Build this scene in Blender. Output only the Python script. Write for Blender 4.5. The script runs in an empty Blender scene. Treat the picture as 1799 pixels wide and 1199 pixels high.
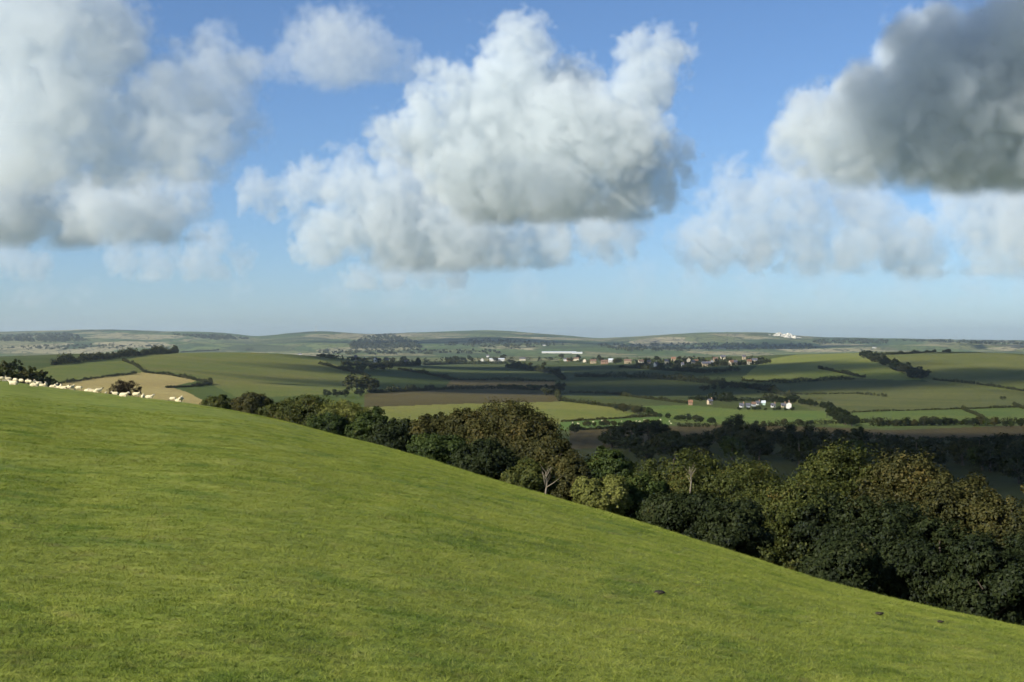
import bpy, math, random
import numpy as np
from mathutils import Vector, noise as mnoise
scene = bpy.context.scene
C = scene.collection
F = 50.0 / 36.0 * 1799.0
CU, CV = 899.5, 599.5
def px(u, v, d):
    return Vector(((u - CU) / F * d, d, (CV - v) / F * d))
# ---- camera
cam = bpy.data.cameras.new('camera'); cam.lens = 50.0; cam.sensor_width = 36.0
cam.clip_start = 0.2; cam.clip_end = 120000.0
cam_o = bpy.data.objects.new('camera', cam); C.objects.link(cam_o)
cam_o.rotation_euler = (math.radians(90), 0, 0)
scene.camera = cam_o
# ---- sun and sky
SUN_EL = math.radians(28.0)
SUN_AZ = math.radians(-127.0)     # clockwise from the view direction (+Y): over the left shoulder
sun_dir = Vector((math.sin(SUN_AZ) * math.cos(SUN_EL), math.cos(SUN_AZ) * math.cos(SUN_EL), math.sin(SUN_EL)))
sun = bpy.data.lights.new('sun', 'SUN'); sun.energy = 5.0; sun.angle = math.radians(0.53); sun.color = (1.0, 0.95, 0.86)
sun_o = bpy.data.objects.new('sun', sun); C.objects.link(sun_o)
sun_o.rotation_euler = sun_dir.to_track_quat('Z', 'Y').to_euler()
world = bpy.data.worlds.new('World'); scene.world = world; world.use_nodes = True
nt = world.node_tree; nt.nodes.clear()
sky = nt.nodes.new('ShaderNodeTexSky'); sky.sky_type = 'NISHITA'; sky.sun_disc = False
sky.sun_elevation = SUN_EL; sky.sun_rotation = SUN_AZ
sky.altitude = 1500.0; sky.air_density = 0.9; sky.dust_density = 2.0; sky.ozone_density = 5.5
bg = nt.nodes.new('ShaderNodeBackground'); bg.inputs['Strength'].default_value = 0.088
wo = nt.nodes.new('ShaderNodeOutputWorld')
nt.links.new(sky.outputs[0], bg.inputs[0]); nt.links.new(bg.outputs[0], wo.inputs[0])
vs = scene.view_settings
vs.view_transform = 'Standard'; vs.look = 'None'; vs.exposure = 0.58; vs.gamma = 1.0; vs.use_curve_mapping = False
scene.cycles.volume_bounces = 6
scene.cycles.max_bounces = 10
scene.cycles.diffuse_bounces = 3
scene.cycles.transparent_max_bounces = 8
scene.cycles.volume_step_rate = 3.0
scene.cycles.use_adaptive_sampling = True; scene.cycles.adaptive_threshold = 0.03; scene.cycles.adaptive_min_samples = 12
scene.cycles.volume_max_steps = 512
# ================================================================ helpers
rnd = random.Random(11)
NR = np.random.default_rng(5)
ORD = ('first second third fourth fifth sixth seventh eighth ninth tenth eleventh twelfth thirteenth fourteenth fifteenth sixteenth '
       'seventeenth eighteenth nineteenth twentieth').split()
TENS = {20: 'twenty', 30: 'thirty', 40: 'forty', 50: 'fifty', 60: 'sixty', 70: 'seventy', 80: 'eighty', 90: 'ninety'}
def ordinal(i):
    if i < 20: return ORD[i]
    n = i + 1
    if n % 10 == 0: return TENS[n][:-1] + 'ieth'
    return TENS[n // 10 * 10] + '-' + ORD[n % 10 - 1]

def tag(o, label=None, cat=None, group=None, kind=None):
    if label: o['label'] = label
    if cat: o['category'] = cat
    if group: o['group'] = group
    if kind: o['kind'] = kind
    return o
def empty(name, loc, rz=0.0):
    o = bpy.data.objects.new(name, None); C.objects.link(o)
    o.location = loc; o.rotation_euler = (0, 0, rz); o.empty_display_size = .3
    return o
def mesh(name, V, Fc, mats=(), mi=None, smooth=False):
    """V (n,3); Fc an (m,k) int array of equal polygons, or a list of lists."""
    me = bpy.data.meshes.new(name)
    V = np.asarray(V, dtype=np.float32)
    if isinstance(Fc, np.ndarray):
        m, k = Fc.shape
        me.vertices.add(len(V)); me.vertices.foreach_set('co', V.ravel())
        me.loops.add(m * k); me.loops.foreach_set('vertex_index', Fc.astype(np.int32).ravel())
        me.polygons.add(m); me.polygons.foreach_set('loop_start', np.arange(0, m * k, k, dtype=np.int32))
        me.update(calc_edges=True)
    else:
        me.from_pydata(V.tolist(), [], Fc); me.update()
    for mt in mats: me.materials.append(mt)
    if mi is not None: me.polygons.foreach_set('material_index', np.asarray(mi, dtype=np.int32))
    if smooth: me.polygons.foreach_set('use_smooth', np.ones(len(me.polygons), dtype=bool))
    return me
def obj(name, me, parent=None, loc=None):
    o = bpy.data.objects.new(name, me); C.objects.link(o)
    if parent is not None: o.parent = parent
    if loc is not None: o.location = loc
    return o
def copy_tree(o, parent=None):
    c = o.copy(); C.objects.link(c); c.parent = parent
    for ch in o.children: copy_tree(ch, c)
    return c

class Parts:
    """collects boxes, tubes, ... into one mesh"""
    def __init__(s): s.v = []; s.f = []
    def add(s, V, Fc):
        n = len(s.v); s.v += [tuple(p) for p in V]; s.f += [[i + n for i in f] for f in Fc]
    def box(s, a, b):
        (x0, y0, z0), (x1, y1, z1) = a, b
        s.add([(x0,y0,z0),(x1,y0,z0),(x1,y1,z0),(x0,y1,z0),(x0,y0,z1),(x1,y0,z1),(x1,y1,z1),(x0,y1,z1)],
              [[3,2,1,0],[4,5,6,7],[0,1,5,4],[1,2,6,5],[2,3,7,6],[3,0,4,7]])
    def tube(s, pts, rad, n=7):
        rings = []
        for i, p in enumerate(pts):
            p = Vector(p)
            d = Vector(pts[min(i + 1, len(pts) - 1)]) - Vector(pts[max(i - 1, 0)])
            d.normalize()
            a = d.orthogonal().normalized(); b = d.cross(a)
            rings.append([p + (a * math.cos(t) + b * math.sin(t)) * rad[i] for t in [2 * math.pi * k / n for k in range(n)]])
        V = [q for r_ in rings for q in r_]; Fc = []
        for i in range(len(pts) - 1):
            for k in range(n):
                Fc.append([i * n + k, i * n + (k + 1) % n, (i + 1) * n + (k + 1) % n, (i + 1) * n + k])
        Fc.append(list(range(n))[::-1]); Fc.append([(len(pts) - 1) * n + k for k in range(n)])
        s.add(V, Fc)
    def mesh(s, name, mats=(), smooth=False): return mesh(name, s.v, s.f, mats, smooth=smooth)

# ---------------------------------------------------------------- materials
def new_mat(name):
    m = bpy.data.materials.new(name); m.use_nodes = True
    t = m.node_tree; t.nodes.clear()
    o = t.nodes.new('ShaderNodeOutputMaterial')
    return m, t, o
def ramp(t, fac, stops):
    r = t.nodes.new('ShaderNodeValToRGB'); e = r.color_ramp.elements
    while len(e) < len(stops): e.new(0.5)
    for el, (p, c) in zip(e, stops): el.position = p; el.color = (*c, 1)
    t.links.new(fac, r.inputs[0]); return r.outputs[0]
def tnoise(t, vec, scale, detail=4.0, rough=0.55, dist=0.0):
    n = t.nodes.new('ShaderNodeTexNoise'); n.inputs['Scale'].default_value = scale
    n.inputs['Detail'].default_value = detail; n.inputs['Roughness'].default_value = rough; n.inputs['Distortion'].default_value = dist
    t.links.new(vec, n.inputs['Vector']); return n.outputs[0]
def tmix(t, fac, a, b, mode='MIX'):
    n = t.nodes.new('ShaderNodeMix'); n.data_type = 'RGBA'; n.blend_type = mode
    for i, x in ((0, fac), (6, a), (7, b)):
        if isinstance(x, (int, float)): n.inputs[i].default_value = x
        elif isinstance(x, tuple): n.inputs[i].default_value = (*x, 1)
        else: t.links.new(x, n.inputs[i])
    return n.outputs[2]
def tposition(t): return t.nodes.new('ShaderNodeNewGeometry').outputs['Position']
def principled(t, o, col, rough=0.9, spec=0.15):
    p = t.nodes.new('ShaderNodeBsdfPrincipled'); p.inputs['Roughness'].default_value = rough
    p.inputs['Specular IOR Level'].default_value = spec
    if isinstance(col, tuple): p.inputs['Base Color'].default_value = (*col, 1)
    else: t.links.new(col, p.inputs['Base Color'])
    t.links.new(p.outputs[0], o.inputs['Surface']); return p
def bump(t, p, h, strength, dist):
    b = t.nodes.new('ShaderNodeBump'); b.inputs['Strength'].default_value = strength; b.inputs['Distance'].default_value = dist
    t.links.new(h, b.inputs['Height']); t.links.new(b.outputs[0], p.inputs['Normal'])
def plain(name, c, var=0.25, scale=2.0, rough=0.85, spec=0.2):
    m, t, o = new_mat(name)
    n = tnoise(t, tposition(t), scale)
    principled(t, o, ramp(t, n, [(0.3, tuple(x * (1 - var) for x in c)), (0.7, tuple(x * (1 + var) for x in c))]), rough, spec)
    return m
def field_mat(name, a, b, scale=0.02, fine=0.6, lines=None):
    """broad patches, fine mottling, tillage lines"""
    m, t, o = new_mat(name)
    P = tposition(t)
    n1 = tnoise(t, P, scale, 5.0, 0.6, 0.6)
    n2 = tnoise(t, P, fine, 4.0, 0.7)
    c = ramp(t, n1, [(0.32, a), (0.68, b)])
    c = tmix(t, ramp(t, n2, [(0.35, (0, 0, 0)), (0.65, (1, 1, 1))]), tmix(t, 1.0, c, (0.72, 0.72, 0.74), 'MULTIPLY'), c)
    if lines:
        w = t.nodes.new('ShaderNodeTexWave'); w.bands_direction = 'X'; w.inputs['Scale'].default_value = 0.05
        w.inputs['Distortion'].default_value = 1.5; w.inputs['Detail'].default_value = 2.0; w.inputs['Detail Scale'].default_value = 0.3
        mp = t.nodes.new('ShaderNodeMapping'); mp.inputs['Rotation'].default_value = (0, 0, lines)
        t.links.new(P, mp.inputs[0]); t.links.new(mp.outputs[0], w.inputs[0])
        c = tmix(t, ramp(t, w.outputs[0], [(0.3, (0, 0, 0)), (0.8, (0.35, 0.35, 0.35))]), c, tmix(t, 1.0, c, (0.6, 0.62, 0.6), 'MULTIPLY'))
    principled(t, o, tmix(t, 1.0, c, (1.04, 1.0, 0.74), 'MULTIPLY'), 0.95, 0.05)
    return m
def pasture_colour(t):
    """the sward: shared by the soil sheet and the blades growing from it"""
    P = tposition(t)
    n1 = tnoise(t, P, 0.11, 4.0, 0.6, 0.5)
    n2 = tnoise(t, P, 0.9, 5.0, 0.68, 0.3)
    n3 = tnoise(t, P, 7.0, 4.0, 0.7)
    c = ramp(t, n2, [(0.27, (0.0950, 0.1287, 0.0218)), (0.47, (0.1727, 0.2159, 0.0327)), (0.62, (0.2483, 0.2791, 0.0472)), (0.76, (0.3346, 0.3140, 0.0817))])
    c = tmix(t, ramp(t, n1, [(0.38, (0, 0, 0)), (0.64, (0.55, 0.55, 0.55))]), c, (0.2699, 0.2856, 0.0562))
    c = tmix(t, ramp(t, n3, [(0.30, (0.75, 0.75, 0.75)), (0.52, (0, 0, 0))]), c, tmix(t, 1.0, c, (0.50, 0.55, 0.55), 'MULTIPLY'))
    n4 = tnoise(t, P, 0.42, 3.0, 0.6, 0.4)  # darker patches paint shaded dimples into the turf colour
    c = tmix(t, ramp(t, n4, [(0.34, (0.8, 0.8, 0.8)), (0.46, (0, 0, 0))]), c, tmix(t, 1.0, c, (0.60, 0.74, 0.72), 'MULTIPLY'))
    n5 = tnoise(t, P, 1.7, 4.0, 0.7)
    c = tmix(t, ramp(t, n5, [(0.56, (0, 0, 0)), (0.72, (0.5, 0.5, 0.5))]), c, (0.2032, 0.1680, 0.0605))
    return c, n3
def leaf_mat(name, stops, trans=0.16):
    m, t, o = new_mat(name)
    g = t.nodes.new('ShaderNodeNewGeometry')
    n = tnoise(t, g.outputs['Position'], 0.35, 3.0)
    mx = t.nodes.new('ShaderNodeMath'); mx.operation = 'MULTIPLY_ADD'; mx.inputs[1].default_value = 0.55
    t.links.new(g.outputs['Random Per Island'], mx.inputs[0])
    m2 = t.nodes.new('ShaderNodeMath'); m2.operation = 'MULTIPLY_ADD'; m2.inputs[1].default_value = 1.3; m2.inputs[2].default_value = -0.43
    t.links.new(n, m2.inputs[0]); t.links.new(m2.outputs[0], mx.inputs[2])
    c = ramp(t, mx.outputs[0], stops)
    d = t.nodes.new('ShaderNodeBsdfDiffuse'); tr = t.nodes.new('ShaderNodeBsdfTranslucent')
    gl = t.nodes.new('ShaderNodeBsdfGlossy'); gl.inputs['Roughness'].default_value = 0.6; gl.inputs[0].default_value = (0.6, 0.6, 0.6, 1)
    t.links.new(c, d.inputs[0]); t.links.new(c, tr.inputs[0])
    a = t.nodes.new('ShaderNodeMixShader'); a.inputs[0].default_value = trans
    t.links.new(d.outputs[0], a.inputs[1]); t.links.new(tr.outputs[0], a.inputs[2])
    b = t.nodes.new('ShaderNodeMixShader'); b.inputs[0].default_value = 0.012
    t.links.new(a.outputs[0], b.inputs[1]); t.links.new(gl.outputs[0], b.inputs[2])
    t.links.new(b.outputs[0], o.inputs['Surface'])
    return m
LEAF = {
 'olive': leaf_mat('olive_leaves', [(0.1, (0.0209, 0.0279, 0.0070)), (0.5, (0.0488, 0.0592, 0.0126)), (0.8, (0.0802, 0.0836, 0.0181)), (0.97, (0.1185, 0.0906, 0.0209))]),
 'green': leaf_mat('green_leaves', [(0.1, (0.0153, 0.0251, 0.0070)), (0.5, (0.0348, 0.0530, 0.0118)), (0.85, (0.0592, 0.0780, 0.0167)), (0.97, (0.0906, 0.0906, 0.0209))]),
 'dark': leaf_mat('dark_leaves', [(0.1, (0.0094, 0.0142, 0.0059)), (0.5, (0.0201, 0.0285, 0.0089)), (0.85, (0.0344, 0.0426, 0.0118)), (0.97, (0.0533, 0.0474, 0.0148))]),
 'brown': leaf_mat('bronze_leaves', [(0.1, (0.0194, 0.0226, 0.0076)), (0.45, (0.0446, 0.0451, 0.0126)), (0.75, (0.0714, 0.0646, 0.0181)), (0.97, (0.1029, 0.0784, 0.0209))]),
 'willow': leaf_mat('willow_leaves', [(0.1, (0.075, 0.085, 0.020)), (0.5, (0.15, 0.16, 0.035)), (0.9, (0.22, 0.22, 0.06)), (0.99, (0.26, 0.22, 0.08))], 0.35),
 'far': leaf_mat('hedgerow_leaves', [(0.1, (0.0180, 0.0230, 0.0090)), (0.5, (0.0377, 0.0426, 0.0139)), (0.85, (0.0615, 0.0607, 0.0197)), (0.97, (0.0902, 0.0697, 0.0246))]),
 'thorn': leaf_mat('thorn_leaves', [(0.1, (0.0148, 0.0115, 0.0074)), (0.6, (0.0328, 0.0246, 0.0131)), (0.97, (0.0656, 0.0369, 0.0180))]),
}
BARK = plain('bark', (0.075, 0.062, 0.045), 0.4, 3.0)
PALE = plain('pale_dead_wood', (0.18, 0.15, 0.105), 0.25, 2.0)

# ================================================================ the lie of the land (metres; eye at the origin)
def _hash(ix, iy):
    h = (ix.astype(np.int64) * 374761393 + iy.astype(np.int64) * 668265263) & 0x7fffffff
    h = ((h ^ (h >> 13)) * 1274126177) & 0x7fffffff
    return ((h ^ (h >> 16)) & 0xffff) / 65535.0
def vnoise(x, y):
    ix = np.floor(x); iy = np.floor(y); fx = x - ix; fy = y - iy
    fx = fx * fx * (3 - 2 * fx); fy = fy * fy * (3 - 2 * fy)
    a = _hash(ix, iy); b = _hash(ix + 1, iy); c = _hash(ix, iy + 1); d = _hash(ix + 1, iy + 1)
    return (a * (1 - fx) + b * fx) * (1 - fy) + (c * (1 - fx) + d * fx) * fy - 0.5
def fbm2(x, y, octs=3):
    s = 0; a = 1.0
    for k in range(octs):
        s = s + a * vnoise(x * 2 ** k + 17.3 * k, y * 2 ** k + 9.1 * k); a *= 0.5
    return s
def table(knots, sig):
    """smoothed lookup over azimuth -180..180 at 0.1 degree"""
    th = np.arange(-180, 180.01, 0.1)
    k = sorted(knots); v = np.interp(th, [a for a, _ in k], [b for _, b in k])
    n = int(sig * 30); w = np.exp(-0.5 * (np.arange(-n, n + 1) / (sig * 10)) ** 2); w /= w.sum()
    return np.convolve(np.pad(v, n, 'wrap'), w, 'valid')
TH = np.arange(-180, 180.01, 0.1)
az = lambda u: math.degrees(math.atan((u - CU) / F))
BROW = [(0,668),(100,683),(200,694),(310,706),(411,721),(503,742),(595,768),(656,782),(757,809),(809,825),(897,852),(958,869),(1022,890),
        (1078,905),(1161,930),(1245,957),(1300,974),(1373,999),(1466,1029),(1559,1050),(1651,1072),(1799,1104)]
T_BROW = table([(az(u), (v - CV) / F * math.cos(math.radians(az(u)))) for u, v in BROW] + [(-26, .020), (-40, .012), (-90, .0), (-180, .0), (180, .0), (120, .10), (90, .18), (40, .22), (26, .212)], 0.6)
T_RC = table([(az(u), r) for u, r in ((0,235),(300,185),(450,145),(650,108),(900,80),(1100,65),(1300,54),(1500,46),(1799,39))] + [(-40, 190), (-180, 220), (180, 220), (90, 40), (40, 36)], 1.5)
CREST = [(0,585),(100,582),(200,580),(300,584),(400,588),(450,594),(500,587),(560,582),(650,588),(700,586),(780,583),(860,580),(960,587),(1050,595),(1150,591),(1230,586),(1350,586),(1400,591),(1450,594),(1520,595),(1650,597),(1799,599)]
T_CREST = table([(az(u), (CV - v) / F * 8600) for u, v in CREST] + [(-40, 45), (-180, 30), (180, 30), (40, 15)], 0.25)
EYE = 2.4
K = 1.6                       # the country beyond the tree belt is laid out at this multiple of its drawing distances
B_R = [0,100,250,400,600,850,1150,1600,2000,2350,2650,2950,3400,4300,20000]
B_D = [24,27,29,31,35,39,41,42,40,36.5,32,34,37.5,37,37]
def gauss(x, y, cx, cy, a, sl, sr, sf, sb):
    dx = x - cx; dy = y - cy
    return a * np.exp(-0.5 * ((dx / np.where(dx < 0, sl, sr)) ** 2 + (dy / np.where(dy < 0, sf, sb)) ** 2))
def hills(x, y):
    r = np.hypot(x, y); th = np.degrees(np.arctan2(x, y))
    bt = np.interp(th, TH, T_BROW); rc = np.interp(th, TH, T_RC)
    c = EYE / rc ** 2; b = bt - 2 * EYE / rc
    near = -(EYE + b * r + c * r * r)
    x = x / K; y = y / K; r = r / K
    base = -np.interp(r, B_R, B_D)
    base = base + gauss(x, y, -300, 1450, 27, 400, 148, 330, 300) + gauss(x, y, -330, 850, 17, 400, 130, 300, 300)
    base = base + gauss(x, y, 560, 1800, 28, 330, 130, 420, 300) + gauss(x, y, 310, 1250, 8, 170, 200, 140, 200) + gauss(x, y, 10, 780, 4, 110, 110, 90, 120)
    base = base + fbm2(x / 260, y / 260) * 4.0 * np.clip((r - 300) / 500, 0, 1) * np.clip((3200 - r) / 800, 0, 1)
    t = np.clip((r - 4300) / 4300, 0, 1); t = t * t * (3 - 2 * t)
    far = np.interp(th, TH, T_CREST)
    bumps = fbm2(x / 900, y / 900, 3) * 34 * np.clip((r - 3400) / 1500, 0, 1) * np.clip((8400 - r) / 1200, 0, 1)
    base = base * (1 - t) + far * t + bumps + fbm2(x / 120, y / 120, 2) * 5 * np.clip((r - 7600) / 1000, 0, 1)
    base = base - np.clip(r - 8700, 0, 9e9) * 0.02
    return near, base * K
def H(x, y):
    x = np.asarray(x, dtype=float); y = np.asarray(y, dtype=float)
    n, b = hills(x, y)
    h = 2.5 * np.logaddexp(n / 2.5, b / 2.5)
    r = np.hypot(x, y)
    w = np.clip((260 - r) / 80, 0, 1) * np.clip(r / 6, 0, 1)
    rel = fbm2(x / 1.7, y / 1.7, 3) * 0.075 + fbm2(x / 9, y / 9, 2) * 0.16
    return h + rel * w * np.clip(r / 25, 0.25, 1)
def Hs(x, y): return float(H(np.array([x]), np.array([y]))[0])
_RG = np.geomspace(150, 9500 * K, 1000)
def ground(u, v, rmin=150.0):
    """the ground point seen at (u, v) beyond rmin"""
    tx = (u - CU) / F; tz = -(v - CV) / F
    yy = _RG[_RG >= rmin]
    hz = H(tx * yy, yy); hit = np.nonzero(hz >= tz * yy)[0]
    i = int(hit[0]) if len(hit) else int(np.argmax(hz / yy))
    y = yy[i]
    if len(hit) and i > 0:
        d0 = hz[i - 1] - tz * yy[i - 1]; d1 = hz[i] - tz * yy[i]
        y = yy[i - 1] + (yy[i] - yy[i - 1]) * d0 / (d0 - d1)
    return Vector((tx * y, y, Hs(tx * y, y)))
def spot(u, d):
    x = (u - CU) / F * d
    return Vector((x, d, Hs(x, d)))

# ---- polar ground sheet, cut into fields
FIELDS = [   # name, label, material, polygon in the view, nearest and farthest metre
 ('stubble_field', 'pale tan stubble field on the low hill beyond the sheep', field_mat('stubble', (0.34, 0.27, 0.13), (0.42, 0.35, 0.17), .01, .3, .9),
  [(100,674),(170,664),(250,655),(300,657),(352,668),(300,680),(330,690),(380,716),(300,730),(100,720)], 300, 1000),
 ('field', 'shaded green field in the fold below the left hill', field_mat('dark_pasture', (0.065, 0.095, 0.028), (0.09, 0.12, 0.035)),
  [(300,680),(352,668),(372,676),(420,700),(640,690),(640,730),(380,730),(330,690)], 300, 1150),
 ('field', 'small green field above the stubble on the left hill', field_mat('hill_green', (0.11, 0.145, 0.042), (0.15, 0.16, 0.06)),
  [(60,650),(110,640),(215,634),(244,647),(252,655),(170,664),(60,680)], 500, 1500),
 ('field', 'broad smooth green field over the rounded left hill', field_mat('hill_pasture', (0.11, 0.15, 0.04), (0.19, 0.185, 0.065), .006, .3, 1.2),
  [(215,634),(300,615),(440,610),(540,625),(612,648),(660,668),(650,690),(420,700),(372,676),(352,668),(300,655),(252,655)], 600, 1750),
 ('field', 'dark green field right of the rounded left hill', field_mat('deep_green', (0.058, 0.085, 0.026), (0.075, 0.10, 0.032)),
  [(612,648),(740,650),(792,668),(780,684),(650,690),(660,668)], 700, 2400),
 ('field', 'brown and tan field between hedges in mid valley', field_mat('rough_tan', (0.13, 0.10, 0.05), (0.20, 0.155, 0.075), .012, .3, .2),
  [(792,668),(976,670),(972,686),(780,684)], 700, 2400),
 ('ploughed_field', 'dark brown ploughed field above the lit green strip', field_mat('plough', (0.085, 0.073, 0.036), (0.115, 0.095, 0.046), .01, .4, .35),
  [(600,712),(650,690),(780,684),(972,686),(985,706),(800,710),(640,716)], 500, 1500),
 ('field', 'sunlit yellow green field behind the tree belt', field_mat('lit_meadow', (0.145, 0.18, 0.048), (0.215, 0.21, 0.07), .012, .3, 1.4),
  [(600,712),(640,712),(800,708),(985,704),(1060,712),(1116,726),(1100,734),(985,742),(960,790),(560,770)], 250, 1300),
 ('field', 'bright green strip grazed by white sheep in the valley', field_mat('sheep_meadow', (0.09, 0.155, 0.042), (0.12, 0.175, 0.05)),
  [(985,742),(1060,737),(1170,732),(1185,746),(1100,750),(985,757)], 300, 1200),
 ('field', 'bright green meadow in front of the farm', field_mat('farm_meadow', (0.095, 0.15, 0.042), (0.15, 0.175, 0.055), .012),
  [(1116,714),(1210,712),(1300,720),(1450,722),(1455,745),(1300,748),(1185,742),(1170,732)], 350, 1300),
 ('field', 'long green meadow at the foot of the right hill', field_mat('foot_meadow', (0.085, 0.13, 0.042), (0.12, 0.15, 0.05), .012),
  [(1455,728),(1560,722),(1799,716),(1999,712),(1999,738),(1799,742),(1560,752),(1455,748)], 350, 1300),
 ('field', 'dull olive field across the middle of the valley', field_mat('olive_field', (0.068, 0.088, 0.032), (0.095, 0.108, 0.04), .01, .3, .6),
  [(976,670),(1180,664),(1290,682),(1400,706),(1300,720),(1210,712),(1116,714),(1060,712),(985,704),(972,686)], 600, 2000),
 ('field', 'large olive brown field on the spur of the right hill', field_mat('spur_field', (0.095, 0.112, 0.045), (0.14, 0.145, 0.058), .008, .3, 1.0),
  [(1300,684),(1380,672),(1500,664),(1640,672),(1799,690),(1999,700),(1999,712),(1799,716),(1560,722),(1455,728),(1400,712)], 500, 1650),
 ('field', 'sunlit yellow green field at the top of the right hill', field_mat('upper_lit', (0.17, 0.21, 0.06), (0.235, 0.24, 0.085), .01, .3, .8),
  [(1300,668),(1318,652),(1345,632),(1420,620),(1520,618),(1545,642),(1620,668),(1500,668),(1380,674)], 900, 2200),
 ('field', 'smooth green brow of the right hill beyond the copse', field_mat('brow_field', (0.13, 0.15, 0.05), (0.17, 0.175, 0.068), .007, .3, 1.1),
  [(1520,618),(1660,610),(1799,625),(1999,640),(1999,700),(1799,692),(1640,674),(1600,660),(1545,642)], 900, 2200),
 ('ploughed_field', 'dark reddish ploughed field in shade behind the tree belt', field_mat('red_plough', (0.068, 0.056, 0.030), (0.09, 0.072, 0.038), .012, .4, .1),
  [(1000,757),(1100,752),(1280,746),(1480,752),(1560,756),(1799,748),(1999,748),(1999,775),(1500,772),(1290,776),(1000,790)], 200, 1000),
 ('field', 'rough grazing on the valley floor behind the right trees, coloured dark for shade', field_mat('shade_toned_grazing', (0.036, 0.046, 0.018), (0.052, 0.058, 0.024), .012),  # shade of this valley strip put into a darker field colour
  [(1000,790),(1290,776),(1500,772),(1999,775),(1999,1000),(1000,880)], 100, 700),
]
VALLEY = field_mat('valley_grass', (0.06, 0.085, 0.03), (0.095, 0.11, 0.045), .01, .3)
def pasture_mat():
    m, t, o = new_mat('pasture'); c, n3 = pasture_colour(t)
    p = principled(t, o, c, 0.9, 0.1); bump(t, p, n3, 0.9, 0.05); return m
PASTURE = pasture_mat()
def far_mat():
    m, t, o = new_mat('far_fields'); P = tposition(t)
    dn = t.nodes.new('ShaderNodeTexNoise'); dn.inputs['Scale'].default_value = 0.0035; dn.inputs['Detail'].default_value = 2
    t.links.new(P, dn.inputs['Vector'])
    add = t.nodes.new('ShaderNodeVectorMath'); add.operation = 'MULTIPLY_ADD'; add.inputs[1].default_value = (400, 400, 0)
    t.links.new(dn.outputs['Color'], add.inputs[0]); t.links.new(P, add.inputs[2])
    fl = t.nodes.new('ShaderNodeVectorMath'); fl.operation = 'MULTIPLY'; fl.inputs[1].default_value = (0.0030, 0.0014, 0.0)
    t.links.new(add.outputs[0], fl.inputs[0])
    v = t.nodes.new('ShaderNodeTexVoronoi'); v.inputs['Scale'].default_value = 1.0; t.links.new(fl.outputs[0], v.inputs['Vector'])
    s = t.nodes.new('ShaderNodeSeparateColor'); t.links.new(v.outputs['Color'], s.inputs[0])
    c = ramp(t, s.outputs[0], [(0.0, (0.06, 0.085, 0.035)), (0.25, (0.09, 0.13, 0.045)), (0.45, (0.13, 0.16, 0.055)), (0.65, (0.17, 0.17, 0.075)), (0.82, (0.24, 0.215, 0.11)), (1.0, (0.36, 0.31, 0.18))])
    v2 = t.nodes.new('ShaderNodeTexVoronoi'); v2.feature = 'DISTANCE_TO_EDGE'; t.links.new(fl.outputs[0], v2.inputs['Vector'])
    c = tmix(t, ramp(t, v2.outputs[0], [(0.03, (1, 1, 1)), (0.06, (0, 0, 0))]), c, (0.035, 0.045, 0.02))
    n = tnoise(t, P, 0.0010, 4.0, 0.6)
    c = tmix(t, ramp(t, n, [(0.55, (0, 0, 0)), (0.60, (0.8, 0.8, 0.8))]), c, (0.055, 0.07, 0.032))
    principled(t, o, c, 0.95, 0.05); return m
FAR = far_mat()

def inside(poly, x, y):
    r = np.zeros(len(x), bool); n = len(poly)
    for i in range(n):
        (x0, y0), (x1, y1) = poly[i], poly[(i + 1) % n]
        if y0 == y1: continue
        c = ((y0 > y) != (y1 > y)) & (x < (x1 - x0) * (y - y0) / (y1 - y0) + x0)
        r ^= c
    return r
def build_ground():
    th = np.concatenate([np.arange(-180, -24, 3.0), np.arange(-24, 24, 0.075), np.arange(24, 180, 3.0)])
    rr = np.concatenate([np.geomspace(0.4, 5, 10)[:-1], np.geomspace(5, 300, 170)[:-1], np.geomspace(300, 2600 * K, 320)[:-1], np.geomspace(2600 * K, 14000 * K, 100)])
    T, R = np.meshgrid(np.radians(th), rr)
    X = np.sin(T) * R; Y = np.cos(T) * R
    Z = H(X.ravel(), Y.ravel()).reshape(X.shape)
    nt_, nr_ = len(th), len(rr)
    V = np.stack([X.ravel(), Y.ravel(), Z.ravel()], 1)
    i, j = np.meshgrid(np.arange(nr_ - 1), np.arange(nt_), indexing='ij')
    j2 = (j + 1) % nt_
    Q = np.stack([i * nt_ + j, i * nt_ + j2, (i + 1) * nt_ + j2, (i + 1) * nt_ + j], -1).reshape(-1, 4)[:, ::-1]
    cx = V[Q].mean(1); r = np.hypot(cx[:, 0], cx[:, 1])
    near, base = hills(cx[:, 0], cx[:, 1])
    ys = np.where(cx[:, 1] > 1, cx[:, 1], 1e-3)
    u = np.where(cx[:, 1] > 1, CU + F * cx[:, 0] / ys, -9999.); v = np.where(cx[:, 1] > 1, CV - F * cx[:, 2] / ys, -9999.)
    fid = np.full(len(Q), 1000)                    # valley
    fid[r > 2500 * K] = 1001
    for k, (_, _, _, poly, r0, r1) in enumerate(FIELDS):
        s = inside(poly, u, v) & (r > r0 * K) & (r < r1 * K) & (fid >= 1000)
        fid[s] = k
    fid[(near > base + 1.0)] = 1002
    def cut(k, name, label, mat):
        q = Q[fid == k]
        if len(q) == 0: print('no faces', name, label); return None
        ids, inv = np.unique(q.ravel(), return_inverse=True)
        o = obj(name, mesh(name, V[ids], inv.reshape(-1, 4), (mat,), smooth=True))
        tag(o, label, kind='structure'); return o
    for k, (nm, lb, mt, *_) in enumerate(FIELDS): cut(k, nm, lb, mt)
    cut(1000, 'valley_ground', 'rough grass of the valley floor between the fields', VALLEY)
    cut(1001, 'far_hills', 'patchwork plain and low ridge on the horizon', FAR)
    cut(1002, 'pasture_hillside', 'sunlit green sheep pasture sloping across the foreground', PASTURE)
build_ground()
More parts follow.
